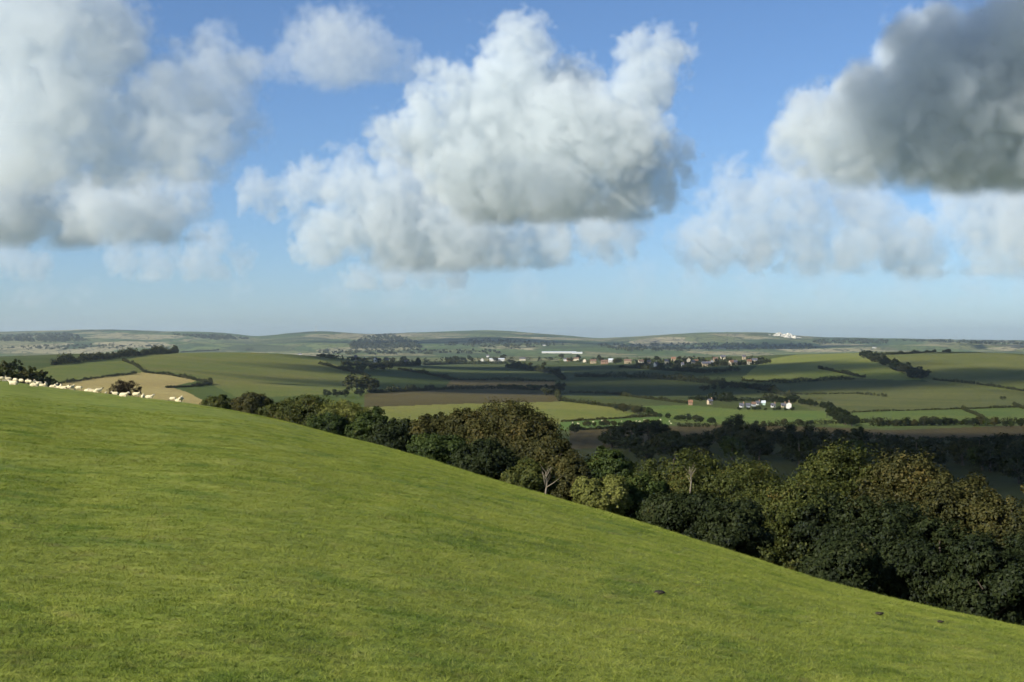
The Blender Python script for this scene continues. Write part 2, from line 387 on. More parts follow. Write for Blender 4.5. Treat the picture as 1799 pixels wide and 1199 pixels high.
# ================================================================ trees and hedges
def leaf_quads(P, Nrm, size, rng, spread=0.5):
    """leaves / leaf sprays at points P leaning about Nrm"""
    n = len(P)
    d = Nrm + rng.normal(size=(n, 3)) * spread; d /= np.linalg.norm(d, axis=1, keepdims=True) + 1e-9
    a = np.cross(d, rng.normal(size=(n, 3))); a /= np.linalg.norm(a, axis=1, keepdims=True) + 1e-9
    b = np.cross(d, a)
    s = (size * rng.uniform(0.6, 1.3, n))[:, None]
    V = np.stack([P - a * s - b * s * 0.45, P + b * s * 0.9, P + a * s - b * s * 0.45], 1).reshape(-1, 3)
    return V, np.arange(3 * n).reshape(-1, 3)
def crown_points(lobes, nclump, nleaf, rcl, rng, low=0.35):
    """leaf positions: leaves gathered in clumps spread over the lobes' outer shell"""
    L = np.array([l[:3] for l in lobes]); S = np.array([l[3:] for l in lobes])
    w = (S[:, 0] * S[:, 2]) ; w = w / w.sum()
    k = rng.choice(len(lobes), nclump, p=w)
    d = rng.normal(size=(nclump, 3)); d[:, 2] = np.abs(d[:, 2]) - low * rng.random(nclump) * 2.2
    d /= np.linalg.norm(d, axis=1, keepdims=True)
    rad = rng.uniform(0.55, 1.0, nclump) ** 0.6
    cc = L[k] + d * S[k] * rad[:, None]
    rc = rcl * rng.uniform(0.55, 1.35, nclump)
    q = rng.normal(size=(nclump, nleaf, 3)); q /= np.linalg.norm(q, axis=2, keepdims=True)
    q *= (rng.random((nclump, nleaf, 1)) ** 0.45)
    P = cc[:, None, :] + q * rc[:, None, None] * np.array([1, 1, .8])
    Nn = q * 0.8 + d[:, None, :] * 0.6 + np.array([0, 0, .35])
    return P.reshape(-1, 3), Nn.reshape(-1, 3), cc
def make_lobes(w, h, z0, rng, n=7):
    """w crown width, h total height, z0 lowest foliage"""
    hc = h - z0; cz = z0 + hc * .46; R, Z = w * .40, hc * .44
    out = [(0, 0, cz, R, R, Z)]
    for i in range(n + 5):                       # billows standing out of a dome
        a = 2 * math.pi * (i * .618 + rng.random() * .15); e = math.asin(min(.95, max(-.45, rng.uniform(-.35, .95))))
        s = w * rng.uniform(.13, .21); q = .80
        z = cz + math.sin(e) * Z * q; sz = min(s * rng.uniform(.75, 1.0), max(.2, h - z))
        out.append((math.cos(e) * math.cos(a) * R * q, math.cos(e) * math.sin(a) * R * q, z, s, s, sz))
    return out
def trunk_mesh(h, r, cc, rng, mat, limbs=7):
    p = Parts(); bend = rng.uniform(-.05, .05, 2) * h
    pts = [(0, 0, -.8), (0, 0, h * .05), (bend[0] * .5, bend[1] * .5, h * .30), (bend[0], bend[1], h * .55), (bend[0] * .7, bend[1] * 1.3, h * .82)]
    p.tube(pts, [r * 1.5, r * 1.1, r * .8, r * .5, r * .12], 8)
    far = cc[rng.choice(len(cc), limbs)]
    for c in far:
        t0 = rng.uniform(.28, .55); s = Vector((bend[0] * t0 / .55, bend[1] * t0 / .55, h * t0)); e = Vector(c)
        m = s.lerp(e, .5) + Vector((0, 0, h * .05 * rng.random()))
        p.tube([s, m, e], [r * .42, r * .25, r * .06], 5)
    return p.mesh('trunk', (mat,), True)
def big_tree(name, label, loc, h, w, kind, cat='tree', nclump=150, nleaf=60, leaf=.20, z0f=.12, seed=1, bark=BARK, low=.5, group=None, n=8):
    rng = np.random.default_rng(seed)
    o = empty(name, loc, rng.uniform(0, 6.28))
    lobes = make_lobes(w, h, h * z0f, rng, n)
    P, Nn, cc = crown_points(lobes, nclump, nleaf, w * .085, rng, low)
    ok = P[:, 2] > 0.05 * h; V, Q = leaf_quads(P[ok], Nn[ok], leaf, rng)
    obj('crown', mesh('crown', V, Q, (LEAF[kind],)), o)
    obj('trunk', trunk_mesh(h, h * .024, cc, rng, bark), o)
    tag(o, label, cat, group); return o
# ---- the belt of trees below the pasture: u, v of the top, width in view, distance, leaf kind, label
BELT = [  # low dark front trees put the shade at the belt's foot into leaf colour
 (385,697,58,255,'olive','small olive bush tree at the far left end of the tree belt'),
 (444,688,72,248,'brown','round bronze tree, second from the left end of the belt'),
 (492,707,70,225,'olive','low olive tree in front of the belt, beside the round bronze one'),
 (545,691,112,236,'olive','broad olive tree in the left part of the belt'),
 (606,699,100,226,'willow','yellow tinged tree behind the broad olive one in the belt'),
 (575,727,80,200,'green','low green tree touching the pasture under the broad olive tree'),
 (652,721,80,206,'green','dull green tree between the yellow tinged tree and the bronze ones'),
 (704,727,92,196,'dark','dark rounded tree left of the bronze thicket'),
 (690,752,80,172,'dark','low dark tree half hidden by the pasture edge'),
 (762,723,92,184,'brown','bronze tree left of the great bronze oak pair'),
 (770,765,100,160,'green','shaded green tree below the bronze thicket'),
 (818,711,100,178,'brown','bronze crowned oak just left of the largest bronze oak'),
 (905,711,172,168,'brown','largest bronze oak, standing highest in the middle of the belt'),
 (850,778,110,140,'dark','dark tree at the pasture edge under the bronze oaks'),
 (972,762,112,150,'brown','lower bronze oak right of the largest one'),
 (930,812,90,122,'olive','olive thicket behind the pale dead tree'),
 (1005,800,80,135,'brown','bronze thicket right of the pale dead tree'),
 (1062,783,112,168,'green','rounded green tree standing behind the pale willow'),
 (1058,836,100,118,'willow','pale yellow willow bush glowing at the pasture edge'),
 (1192,779,190,140,'olive','large olive tree with a pale bare trunk showing in its crown'),
 (1130,830,110,122,'green','green tree between the pale willow and the large olive tree'),
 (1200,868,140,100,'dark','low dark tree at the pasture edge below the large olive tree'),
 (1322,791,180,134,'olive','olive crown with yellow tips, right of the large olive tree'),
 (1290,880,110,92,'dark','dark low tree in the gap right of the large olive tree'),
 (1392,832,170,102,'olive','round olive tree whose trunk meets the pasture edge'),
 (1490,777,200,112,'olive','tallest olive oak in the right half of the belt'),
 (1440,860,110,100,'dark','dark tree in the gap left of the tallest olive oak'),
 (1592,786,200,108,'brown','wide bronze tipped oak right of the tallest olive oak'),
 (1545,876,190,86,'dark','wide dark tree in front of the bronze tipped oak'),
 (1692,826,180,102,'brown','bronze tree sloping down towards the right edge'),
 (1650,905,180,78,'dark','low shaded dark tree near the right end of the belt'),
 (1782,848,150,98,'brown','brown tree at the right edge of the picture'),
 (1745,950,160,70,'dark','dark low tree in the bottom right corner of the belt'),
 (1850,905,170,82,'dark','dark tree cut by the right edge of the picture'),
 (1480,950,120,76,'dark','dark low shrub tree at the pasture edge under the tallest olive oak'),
]
for i, (u, vt, wp, d, kind, lab) in enumerate(BELT):
    d *= 1 + .4 * min(1, max(0, (720 - u) / 300))
    g = spot(u, d); top = (CV - vt) / F * d
    h = max(2.5, (top - g.z) * 1.08); w = wp / F * d * (1.2 if u > 1100 else 1.12)
    far = d > 190
    z0 = max(0.02, min(.35, 1 - 1.25 * w / h)) if h > w else 0.03
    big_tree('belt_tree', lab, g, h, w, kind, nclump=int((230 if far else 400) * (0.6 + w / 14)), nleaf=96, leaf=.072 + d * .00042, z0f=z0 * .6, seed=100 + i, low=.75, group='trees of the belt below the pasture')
# ---- pale dead trees
def dead_tree(u, v0, v1, d, label, forks):
    b = px(u, v0, d); g = spot(u, d); hh = (v0 - v1) / F * d; s = F / d
    p = Parts(); z0 = b.z
    o = empty('dead_tree', (b.x, b.y, g.z))
    p.tube([(0, 0, -.5), (0, 0, z0 - g.z), (.12, 0, z0 - g.z + hh * .55), (.02, .1, z0 - g.z + hh)], [.12, .085, .055, .02], 7)
    obj('trunk', p.mesh('trunk', (PALE,), True), o)
    for (t, dx, dz) in forks:
        q = Parts(); st = Vector((.1 * t, 0, z0 - g.z + hh * t))
        q.tube([st, st + Vector((dx * .45 / s, -.1, dz * .4 / s)), st + Vector((dx / s, -.2, dz / s))], [.05, .032, .012], 6)
        obj('branch', q.mesh('branch', (PALE,), True), o)
    q = Parts(); rng = random.Random(int(u))
    for k in range(16):
        t = rng.uniform(.45, 1.0); st = Vector((.08 * t, .05 * t, z0 - g.z + hh * t)); a = rng.uniform(0, 6.28); L = hh * rng.uniform(.15, .4)
        e = st + Vector((math.cos(a) * L * .7, math.sin(a) * L * .4, L)); q.tube([st, st.lerp(e, .5) + Vector((0, 0, -.06)), e], [.022, .015, .006], 4)
    obj('twigs', q.mesh('twigs', (PALE,)), o)
    tag(o, label, 'dead tree')
dead_tree(958, 872, 830, 108, 'pale dead tree with forked bare branches at the pasture edge', [(.35, 30, 22), (.4, -6, 26), (.8, 8, 18)])
dead_tree(1212, 868, 826, 122, 'slender pale bare trunk against the large olive tree', [(.75, 9, 14), (.8, -3, 10)])

# ---- shared trees for the middle distance
def proto_tree(kind, h, w, nclump, nleaf, leaf, seed, z0f=.06):
    rng = np.random.default_rng(seed)
    lobes = make_lobes(w, h, h * z0f, rng, 6)
    P, Nn, cc = crown_points(lobes, nclump, nleaf, w * .11, rng, .8)
    ok = P[:, 2] > .02 * h; V, Q = leaf_quads(P[ok], Nn[ok], leaf, rng)
    return mesh('crown', V, Q, (LEAF[kind],)), trunk_mesh(h, h * .03, cc, rng, BARK, 4)
MID = [proto_tree(k, 10, w, 110, 34, .30, 500 + i) for i, (k, w) in enumerate((('dark', 9), ('far', 10), ('dark', 11), ('green', 9.5), ('brown', 10)))]
LOW = [proto_tree(k, 10, w, 60, 16, .6, 520 + i, .02) for i, (k, w) in enumerate((('far', 11), ('far', 12), ('dark', 10), ('green', 11), ('brown', 11)))]
def mid_tree(loc, h, w, label, group, pool=MID, k=None, name='tree'):
    cm, tm = pool[rnd.randrange(len(pool)) if k is None else k]
    o = empty(name, loc, rnd.uniform(0, 6.28)); o.scale = (w / 10, w / 10, h / 10)
    obj('crown', cm, o); obj('trunk', tm, o)
    tag(o, label, 'tree', group); return o
def tree_at(u, vb, hp, wp, label, group, pool=None, k=None, rmin=150.):
    """tree rooted at the ground seen at (u, vb), hp px tall, wp px wide"""
    g = ground(u, vb, rmin); s = g.y / F
    return mid_tree(g, hp * s, wp * s, label, group, pool or (MID if g.y < 800 * K else LOW), k)
def tree_row(pts, label, group, hp, k=None, jit=2.0, step=None, rmin=150.):
    """trees along a line in the view; pts [(u, v)...]"""
    L = []
    for (a, b) in zip(pts[:-1], pts[1:]):
        n = max(1, int(abs(b[0] - a[0]) / (step or hp * .8)))
        for i in range(n): t = (i + rnd.uniform(.2, .8)) / n; L.append((a[0] + (b[0] - a[0]) * t, a[1] + (b[1] - a[1]) * t))
    L.sort()
    for i, (u, v) in enumerate(L):
        h = hp * rnd.uniform(.7, 1.25)
        tree_at(u + rnd.uniform(-jit, jit), v + rnd.uniform(-jit, jit) * .3, h, h * rnd.uniform(.95, 1.35), label.replace('#', ordinal(i)), group, None, k, rmin)
# the wood behind the flock, top left
for i, (u, d, vt, w) in enumerate(sorted([(4,330,627,36),(26,345,627,40),(50,350,633,36),(-14,320,630,40),(70,352,643,30),(86,350,655,22),(14,300,645,40),(40,305,648,40),(64,310,656,30),(100,330,664,20),(-8,290,650,40)])):
    d *= 1.38; g = spot(u, d); big_tree('tree', 'dark olive tree of the wood behind the flock, ' + ordinal(i) + ' from the left', g, (CV - vt) / F * d - g.z, w / F * d * 1.2, ('olive', 'dark', 'brown')[i % 3], nclump=110, nleaf=30, leaf=.3, z0f=.02, seed=600 + i, low=.8, group='wood behind the flock')
# the thorn bush among the sheep
def bush(u, d, wp, hp, label, kind, seed):
    g = spot(u, d); s = d / F; rng = np.random.default_rng(seed)
    o = empty('thorn_bush', g); w, h = wp * s, hp * s
    lobes = [(x * w, y * w, z * h, a * w, a * w, c * h) for x, y, z, a, c in ((-.18, 0, .5, .3, .45), (.15, .1, .45, .3, .45), (.30, -.05, .3, .22, .32), (-.33, 0, .32, .2, .34), (0, -.1, .62, .3, .36))]
    P, Nn, cc = crown_points(lobes, 150, 40, w * .07, rng, .9); ok = P[:, 2] > -.1
    V, Q = leaf_quads(P[ok], Nn[ok], .075, rng); obj('crown', mesh('crown', V, Q, (LEAF[kind],)), o)
    p = Parts()
    for k in range(6):
        a = k * 1.05; p.tube([(0, 0, -.2), (math.cos(a) * w * .12, math.sin(a) * w * .12, h * .4), (math.cos(a) * w * .3, math.sin(a) * w * .3, h * .8)], [.07, .05, .02], 5)
    obj('stem', p.mesh('stem', (BARK,), True), o); tag(o, label, 'bush')
bush(221, 205, 58, 31, 'dark leafless looking thorn bush on the brow behind the sheep', 'thorn', 77)

# ---- hedges: one thing each, a line of leafy clumps
def hedge(pts, hp, label, kind='far', rmin=150., gap=0.0, wide=1.0):
    G = []
    for (a, b) in zip(pts[:-1], pts[1:]):
        n = max(2, int(math.hypot(b[0] - a[0], (b[1] - a[1]) * 3) / 6))
        for i in range(n): t = i / n; G.append(ground(a[0] + (b[0] - a[0]) * t, a[1] + (b[1] - a[1]) * t, rmin))
    G.append(ground(*pts[-1], rmin))
    rng = np.random.default_rng(int(pts[0][0] * 7 + pts[0][1]))
    d = sum(g.y for g in G) / len(G); h0 = hp * d / F
    Ps, Ns = [], []
    step = max(1.1, h0 * .34); slow = 1.0
    for a, b in zip(G[:-1], G[1:]):
        L = (b - a).length
        if L > 500: continue
        n = max(1, int(L / step))
        for i in range(n):
            if rng.random() < gap: continue
            t = (i + rng.random()) / n; p = a.lerp(b, t)
            q = rng.normal(size=(40, 3)); q /= np.linalg.norm(q, axis=1, keepdims=True); q *= rng.random((40, 1)) ** .4
            slow += (1.0 - slow) * .06 + rng.normal() * .14; slow = min(1.9, max(.5, slow))
            hh = h0 * rng.uniform(.75, 1.2) * slow
            x = p.x + rng.normal() * .3; y = p.y + rng.normal() * .3
            Ps.append(np.array([x, y, hh * .5]) + q * np.array([h0 * .48 * wide, h0 * .48 * wide, hh * .55])); Ns.append(q + np.array([0, 0, .3]))
    P = np.concatenate(Ps); Nn = np.concatenate(Ns); P[:, 2] += np.repeat(H(P[::40, 0], P[::40, 1]), 40)
    o0 = G[0]; V, Q = leaf_quads(P - np.array(o0), Nn, min(1.1, max(.3, h0 * .16)), rng)
    o = obj('hedge', mesh('hedge', V, Q, (LEAF[kind],)), None, o0)
    tag(o, label, 'hedge', 'hedgerows of the valley'); return o
hedge([(92,642),(160,634),(215,628),(260,624),(330,619),(385,616)], 5.5, 'bushy hedge along the skyline of the left hill')
hedge([(432,617),(445,616)], 5, 'tiny clump of thorn on the crest of the rounded left hill')
hedge([(215,634),(238,643),(252,654)], 4, 'short hedge dropping between the small green field and the rounded hill')
hedge([(252,655),(300,660),(335,667),(372,676)], 6, 'hedge above the stubble field on the rounded left hill')
hedge([(372,676),(340,680),(292,682)], 6, 'dark hedge spur pointing into the stubble field')
hedge([(100,676),(170,665),(240,657)], 5, 'straggling hedge along the upper edge of the stubble', gap=.3)
hedge([(792,668),(860,669),(976,671)], 5, 'dark hedge above the brown and tan field')
hedge([(650,691),(780,685),(880,684),(972,687)], 6, 'dark hedge under the brown and tan field')
hedge([(890,646),(940,652),(976,658),(990,668)], 8, 'thick dark hedge slanting down from the village to mid valley')
hedge([(700,650),(760,660),(792,668)], 6, 'hedge slanting down right of the dark green field')
hedge([(972,687),(985,705)], 7, 'short hedge dropping to the corner of the lit field')
hedge([(985,705),(1060,714),(1116,722),(1160,731)], 6, 'hedge along the top of the lit yellow green field')
hedge([(1160,731),(1085,736),(985,742)], 5, 'russet hedge under the lit yellow green field', 'brown')
hedge([(1010,662),(1100,664),(1180,668),(1240,674),(1300,680),(1350,688),(1400,702)], 8, 'long dark hedge running from the village down to the farm')
hedge([(1302,670),(1380,674),(1470,668),(1500,667)], 6, 'hedge below the lit field on the right hill')
hedge([(1438,648),(1470,654),(1500,661),(1520,664)], 6, 'slanting hedge in the lit field on the right hill')
hedge([(1545,742),(1480,745),(1300,752),(1190,750)], 7, 'hedge between the farm meadow and the dark plough')
hedge([(1455,727),(1560,723),(1700,719),(1799,716)], 3.5, 'low hedge above the long meadow at the right')
hedge([(1780,712),(1799,719)], 5, 'short hedge corner at the right edge of the picture')
hedge([(1530,750),(1640,748),(1799,744)], 9, 'leafy hedge along the near side of the long meadow')
hedge([(1000,757),(1060,754),(1150,750)], 7, 'dark hedge below the sheep strip')
hedge([(1400,770),(1560,772),(1720,776),(1850,772)], 10, 'shaded hedge across the dark field behind the right trees', 'dark')
hedge([(1520,626),(1600,622),(1650,618),(1670,620)], 3.5, 'thin hedge on the brow of the right hill')
hedge([(1210,702),(1260,704),(1320,706),(1400,708)], 6, 'dark hedge behind the farm buildings', 'dark')
hedge([(600,642),(700,644),(800,640),(890,640)], 6, 'hedge line below the left half of the village')
hedge([(1090,646),(1180,652),(1240,656),(1300,652)], 7, 'leafy hedge below the right half of the village')

hedge([(1330,690),(1420,694),(1500,692),(1560,698)], 4, 'thin hedge crossing the spur above the farm', gap=.25)
hedge([(1640,668),(1720,676),(1799,688)], 4.5, 'gappy hedge slanting across the right hillside', gap=.25)
hedge([(560,640),(600,650),(650,662)], 5, 'hedge running down the right flank of the rounded left hill')
hedge([(1000,690),(1080,694),(1160,704),(1210,710)], 4.5, 'hedge through the dull olive field left of the barns', gap=.15)
hedge([(1690,720),(1720,732),(1740,744)], 5, 'short hedge dividing the long meadow near the right edge')

# ---- trees of the middle distance
DK = 'dark tree in the shaded valley behind the belt, # from the left'
sh = [(1110,770,34,46),(1140,775,40,50),(1085,772,26,36),(1175,790,36,46),(1230,792,30,44),(1290,762,38,38),(1296,780,34,40),(1275,790,30,40),(1345,800,46,44),(1390,800,46,56),(1430,806,40,50),(1470,800,36,46),(1330,796,30,36),(1560,800,40,50),(1640,800,34,46),(1690,810,40,50),(1740,830,50,56),(1790,850,60,66),(1720,800,34,44),(1010,762,20,26),(1610,812,44,50),(1770,812,44,50)] + [(1075 + 15 * k + rnd.uniform(-6, 6), rnd.uniform(772, 800) + max(0, k - 28) * 1.6, rnd.uniform(24, 42), rnd.uniform(36, 54)) for k in range(50) if k % 7 != 4] + [(1795,808,42,56),(1765,796,36,50),(1820,815,50,60)]
for i, (u, v, h, w) in enumerate(sorted(sh)): tree_at(u, v, h, w, DK.replace('#', ordinal(i)), 'dark trees behind the belt', MID, (0, 2, 1)[i % 3])
sw = [(1120 + 56 * k + rnd.uniform(-14, 14), rnd.uniform(808, 822) + max(0, k - 7) * 3, rnd.uniform(38, 50), rnd.uniform(50, 66)) for k in range(13)]
for i, (u, v, h, w) in enumerate(sorted(sw)): tree_at(u, v, h, w, 'dark tree of the shaded wood filling the valley floor, ' + ordinal(i) + ' from the left', 'shaded valley wood', MID, (0, 2, 1, 3)[i % 4])
tree_row([(1020,750),(1160,748)], 'rounded bush tree on the hedge below the sheep strip, # from the left', 'trees below the sheep strip', 11)
tree_row([(1080,722),(1180,738),(1260,746)], 'hedgerow tree between the lit field and the farm meadow, # from the left', 'trees by the farm meadow', 14)
tree_row([(1310,748),(1440,748)], 'bush along the near edge of the farm meadow, # from the left', 'bushes of the farm meadow', 11, step=22)
tree_row([(1455,716),(1462,730),(1470,744),(1500,750)], 'tree of the dark clump that closes the farm meadow, # from the left', 'clump right of the farm meadow', 24, k=0, step=6)
tree_row([(1540,750),(1640,748),(1700,748),(1799,752)], 'tree on the near hedge of the long meadow, # from the left', 'trees of the long meadow hedge', 17)
tree_row([(1225,706),(1250,704),(1290,708)], 'dark tree by the red roofed barn, # from the left', 'trees by the barn', 16, k=2, step=9)
tree_row([(1345,706),(1400,710),(1440,716),(1452,722)], 'dark tree sheltering the farm, # from the left', 'trees around the farm', 15, k=0, step=10)
tree_row([(1230,688),(1280,682),(1330,684),(1370,694)], 'dark tree on the long hedge above the farm, # from the left', 'trees of the long hedge', 11, step=10)
tree_row([(560,698),(600,698),(640,696)], 'dark tree at the foot of the rounded left hill, # from the left', 'trees at the foot of the left hill', 18, k=2, step=14)
tree_row([(622,690),(650,690)], 'large dark tree in the hollow right of the left hill, # from the left', 'large trees in the hollow', 32, k=0, step=12)
tree_row([(955,696),(985,690)], 'dark tree at the corner of the brown field, # from the left', 'trees at the brown field corner', 20, k=0, step=10)
tree_row([(880,683),(960,684)], 'bush tree on the hedge under the tan field, # from the left', 'trees on the tan field hedge', 8)
tree_row([(1740,700),(1770,704)], 'lone hedgerow tree on the right hillside, # from the left', 'trees on the right hillside', 10, step=16)
tree_row([(1296,722),(1340,721),(1375,722),(1400,722)], 'low dark bush in front of the farm buildings, # from the left', 'bushes before the farm', 7, k=2, step=9)
# copse on the right hill
for i in range(32):
    t = rnd.random(); u = 1518 + t * 112 + rnd.uniform(-5, 8); v = 630 + t * 36 + rnd.uniform(-4, 7) * (0.4 + t)
    tree_at(u, v, 15, 20, 'tree of the dark copse on the flank of the right hill', 'copse on the right hill', LOW, (0, 2)[i % 2], 900. * K)
# trees among the village
for i in range(75):
    u = rnd.choice([rnd.uniform(560, 900), rnd.uniform(880, 1360), rnd.uniform(1080, 1350)])
    v = (rnd.uniform(632, 640) if u < 880 else rnd.uniform(630, 646)) + max(0, (u - 1180)) * .05 * rnd.random()
    if 985 < u < 1100 and v > 638: continue
    tree_at(u, v, rnd.uniform(6, 11), rnd.uniform(8, 13), 'small dark tree among the houses of the village ridge', 'trees of the village', LOW, rnd.choice((0, 1, 0, 2, 4)), 1500. * K)
tree_row([(600,652),(690,650)], 'tree left of the village above the hollow, # from the left', 'trees left of the village', 11, step=9)

# ---- distant woodland that reads as one mass
def wood(polys, label, n, size, hgt, rmin=2700.):
    rng = np.random.default_rng(n + len(label)); P = []
    for poly, k in polys:
        us = [p[0] for p in poly]; vs_ = [p[1] for p in poly]; c = 0
        while c < k:
            u = rng.uniform(min(us), max(us)); v = rng.uniform(min(vs_), max(vs_))
            if not inside(poly, np.array([u]), np.array([v]))[0]: continue
            g = ground(u, v, rmin * K); P.append((g.x, g.y, g.z)); c += 1
    P = np.array(P); m = 9
    q = rng.normal(size=(len(P), m, 3)); q /= np.linalg.norm(q, axis=2, keepdims=True); q[:, :, 2] = np.abs(q[:, :, 2])
    W = (P[:, None, :] + q * np.array([hgt * .8, hgt * .8, hgt])).reshape(-1, 3)
    V, Q = leaf_quads(W, (q + np.array([0, 0, .3])).reshape(-1, 3), size, rng)
    o = obj('distant_woodland', mesh('distant_woodland', V, Q, (LEAF['far'],))); tag(o, label, kind='stuff')
wood([([(610,606),(640,592),(690,588),(730,600),(740,612),(620,614)], 420)], 'dark wooded hill on the horizon left of centre', 1, 7, 13)
wood([([(0,590),(120,586),(160,600),(80,602),(0,600)], 330), ([(300,588),(400,590),(440,596),(380,598)], 140)], 'dark woods on the far ridge at the left', 2, 7, 13)
wood([([(1040,606),(1230,604),(1420,605),(1440,614),(1100,618)], 330), ([(1420,598),(1560,597),(1560,604),(1440,606)], 140)], 'dark belt of woodland behind the village at the right', 3, 7, 13)
wood([([(1560,598),(1799,600),(1799,606),(1700,604)], 160), ([(760,606),(860,596),(1000,606),(900,614)], 120)], 'scattered woods across the far plain', 4, 7, 12)
wood([([(570,632),(880,630),(880,640),(570,642)], 90), ([(880,630),(1340,630),(1350,648),(1200,650),(1090,640),(960,638)], 170), ([(1180,640),(1330,640),(1300,660),(1200,656)], 60)], 'mass of small trees and gardens around the village houses', 6, 2.6, 6, 1500.)
wood([([(560,616),(700,614),(880,616),(880,622),(560,624)], 160), ([(0,608),(300,606),(300,612),(0,616)], 90)], 'hedges and clumps on the plain behind the left hill', 5, 6, 9)
# ================================================================ sheep
WOOL = plain('fleece', (0.62, 0.53, 0.33), 0.14, 9.0, 0.95, 0.05)
FACE = plain('pale_sheep_face', (0.55, 0.48, 0.38), 0.2, 6.0)
DARKF = plain('dark_sheep_face', (0.045, 0.038, 0.032), 0.3, 6.0)
def remesh(p, vox, rel):
    me = p.mesh('lump'); o = bpy.data.objects.new('lump', me); C.objects.link(o)
    m = o.modifiers.new('r', 'REMESH'); m.mode = 'VOXEL'; m.voxel_size = vox
    s = o.modifiers.new('s', 'SMOOTH'); s.factor = .5; s.iterations = rel
    dg = bpy.context.evaluated_depsgraph_get(); dg.update()
    r = bpy.data.meshes.new_from_object(o.evaluated_get(dg)); bpy.data.objects.remove(o); bpy.data.meshes.remove(me)
    return r
def sheep_mesh(pose, face):
    p = Parts(); up = 0.0 if pose != 'lying' else -.30
    # body along +X, 1.05 m long, back at 0.78 m
    xs = [-.50, -.44, -.30, -.08, .15, .34, .46, .52]
    p.tube([(x, 0, z + up) for x, z in zip(xs, [.60, .58, .56, .54, .55, .57, .60, .61])], [.06, .19, .255, .275, .27, .245, .17, .06], 12)
    hd = {'standing': [(.40, .64), (.55, .80), (.62, .90), (.70, .89), (.80, .82), (.845, .79)],
          'grazing': [(.40, .60), (.58, .50), (.68, .36), (.72, .24), (.73, .12), (.73, .06)],
          'lying': [(.40, .64), (.53, .78), (.60, .87), (.68, .86), (.78, .79), (.82, .76)]}[pose]
    p.tube([(x, 0, z + up) for x, z in hd], [.16, .125, .105, .10, .065, .045], 10)
    hx, hz = hd[2]
    for s in (-1, 1):
        p.tube([(hx, s * .07, hz + up + .03), (hx - .03, s * .16, hz + up + .04), (hx - .05, s * .21, hz + up + .0)], [.03, .035, .012], 6)
    p.tube([(-.48, 0, .62 + up), (-.56, 0, .50 + up), (-.57, 0, .36 + up)], [.05, .045, .025], 6)
    if pose == 'lying':
        for x, s in ((.32, 1), (.32, -1), (-.30, 1), (-.30, -1)):
            p.tube([(x, s * .17, .20), (x + .16, s * .22, .08), (x - .06, s * .23, .04)], [.08, .05, .035], 6)
    else:
        for i, (x, s) in enumerate(((.34, 1), (.34, -1), (-.34, 1), (-.34, -1))):
            f = .05 if i % 2 else -.04
            if x > 0: p.tube([(x, s * .13, .48), (x + f, s * .13, .26), (x + f * .6, s * .13, .03), (x + f * .6 + .03, s * .13, .0)], [.10, .052, .035, .04], 7)
            else: p.tube([(x, s * .13, .50), (x + .06 + f, s * .13, .36), (x - .05 + f, s * .13, .22), (x - .02 + f, s * .13, .03), (x + .02 + f, s * .13, 0)], [.13, .085, .045, .035, .04], 7)
    me = remesh(p, .034, 2)
    co = np.empty(len(me.vertices) * 3); me.vertices.foreach_get('co', co); co = co.reshape(-1, 3)
    no = np.empty(len(me.vertices) * 3); me.vertices.foreach_get('normal', no); no = no.reshape(-1, 3)
    body = (co[:, 0] < hx - .04) & (co[:, 2] > .24 + min(up, 0) * .6)
    w = np.array([mnoise.noise(Vector(c) * 11) for c in co]) * .022
    co += no * (w * body)[:, None]; me.vertices.foreach_set('co', co.ravel())
    ce = np.array([pl.center for pl in me.polygons])
    leg = (ce[:, 2] < .25) & (pose != 'lying')
    mi = np.where((ce[:, 0] > hx - .02) | leg | ((np.abs(ce[:, 1]) > .13) & (ce[:, 2] > hz + up - .03) & (ce[:, 0] > .5)), 1, 0)
    me.materials.clear(); me.materials.append(WOOL); me.materials.append(FACE if face == 'pale' else DARKF)
    me.polygons.foreach_set('material_index', mi.astype(np.int32)); me.polygons.foreach_set('use_smooth', np.ones(len(me.polygons), bool))
    me.name = 'sheep'; return me
SHEEP = {(p, f): sheep_mesh(p, f) for p in ('standing', 'grazing', 'lying') for f in ('pale', 'dark')}
# u, v of the feet, pose, face, heading in degrees (0 = towards the right), size
FLOCK = [(1,671,'grazing','pale',10,1),(9,667,'standing','pale',100,1),(3,663,'lying','pale',40,.9),(15,669,'standing','dark',200,1.05),(24,676,'lying','pale',175,1.15),(27,669,'grazing','pale',150,1),
 (37,670,'grazing','dark',-30,1),(47,668,'standing','pale',90,.95),(51,672,'grazing','dark',180,1),(56,669,'standing','pale',60,.95),(62,670,'standing','dark',-120,1),(60,679,'lying','pale',5,1.15),
 (69,673,'standing','pale',180,1),(74,674,'lying','pale',0,1),(81,674,'standing','pale',-80,1),(93,678,'lying','pale',10,1.1),(98,675,'standing','pale',80,1),(104,677,'lying','pale',180,.95),
 (107,678,'standing','pale',110,.95),(112,684,'lying','pale',-5,1.1),(121,680,'standing','dark',-60,1),(126,677,'standing','pale',70,1),(139,682,'grazing','dark',178,1.05),(153,685,'lying','pale',-15,1),
 (163,690,'lying','pale',190,1.1),(169,690,'lying','pale',-10,1),(173,686,'standing','dark',20,1.05),(186,690,'lying','pale',90,.55),(203,692,'lying','pale',180,1),(217,697,'lying','pale',-12,1.2),
 (239,694,'standing','dark',-8,1.1),(251,699,'lying','pale',100,1.1),(262,700,'lying','pale',-5,1.1),(304,704,'grazing','dark',175,.9),(314,707,'lying','pale',-10,1.05),(317,704,'standing','pale',85,1.0)]
POSE = {'standing': 'standing', 'grazing': 'grazing head down', 'lying': 'lying in the grass'}
FLOCK.sort()
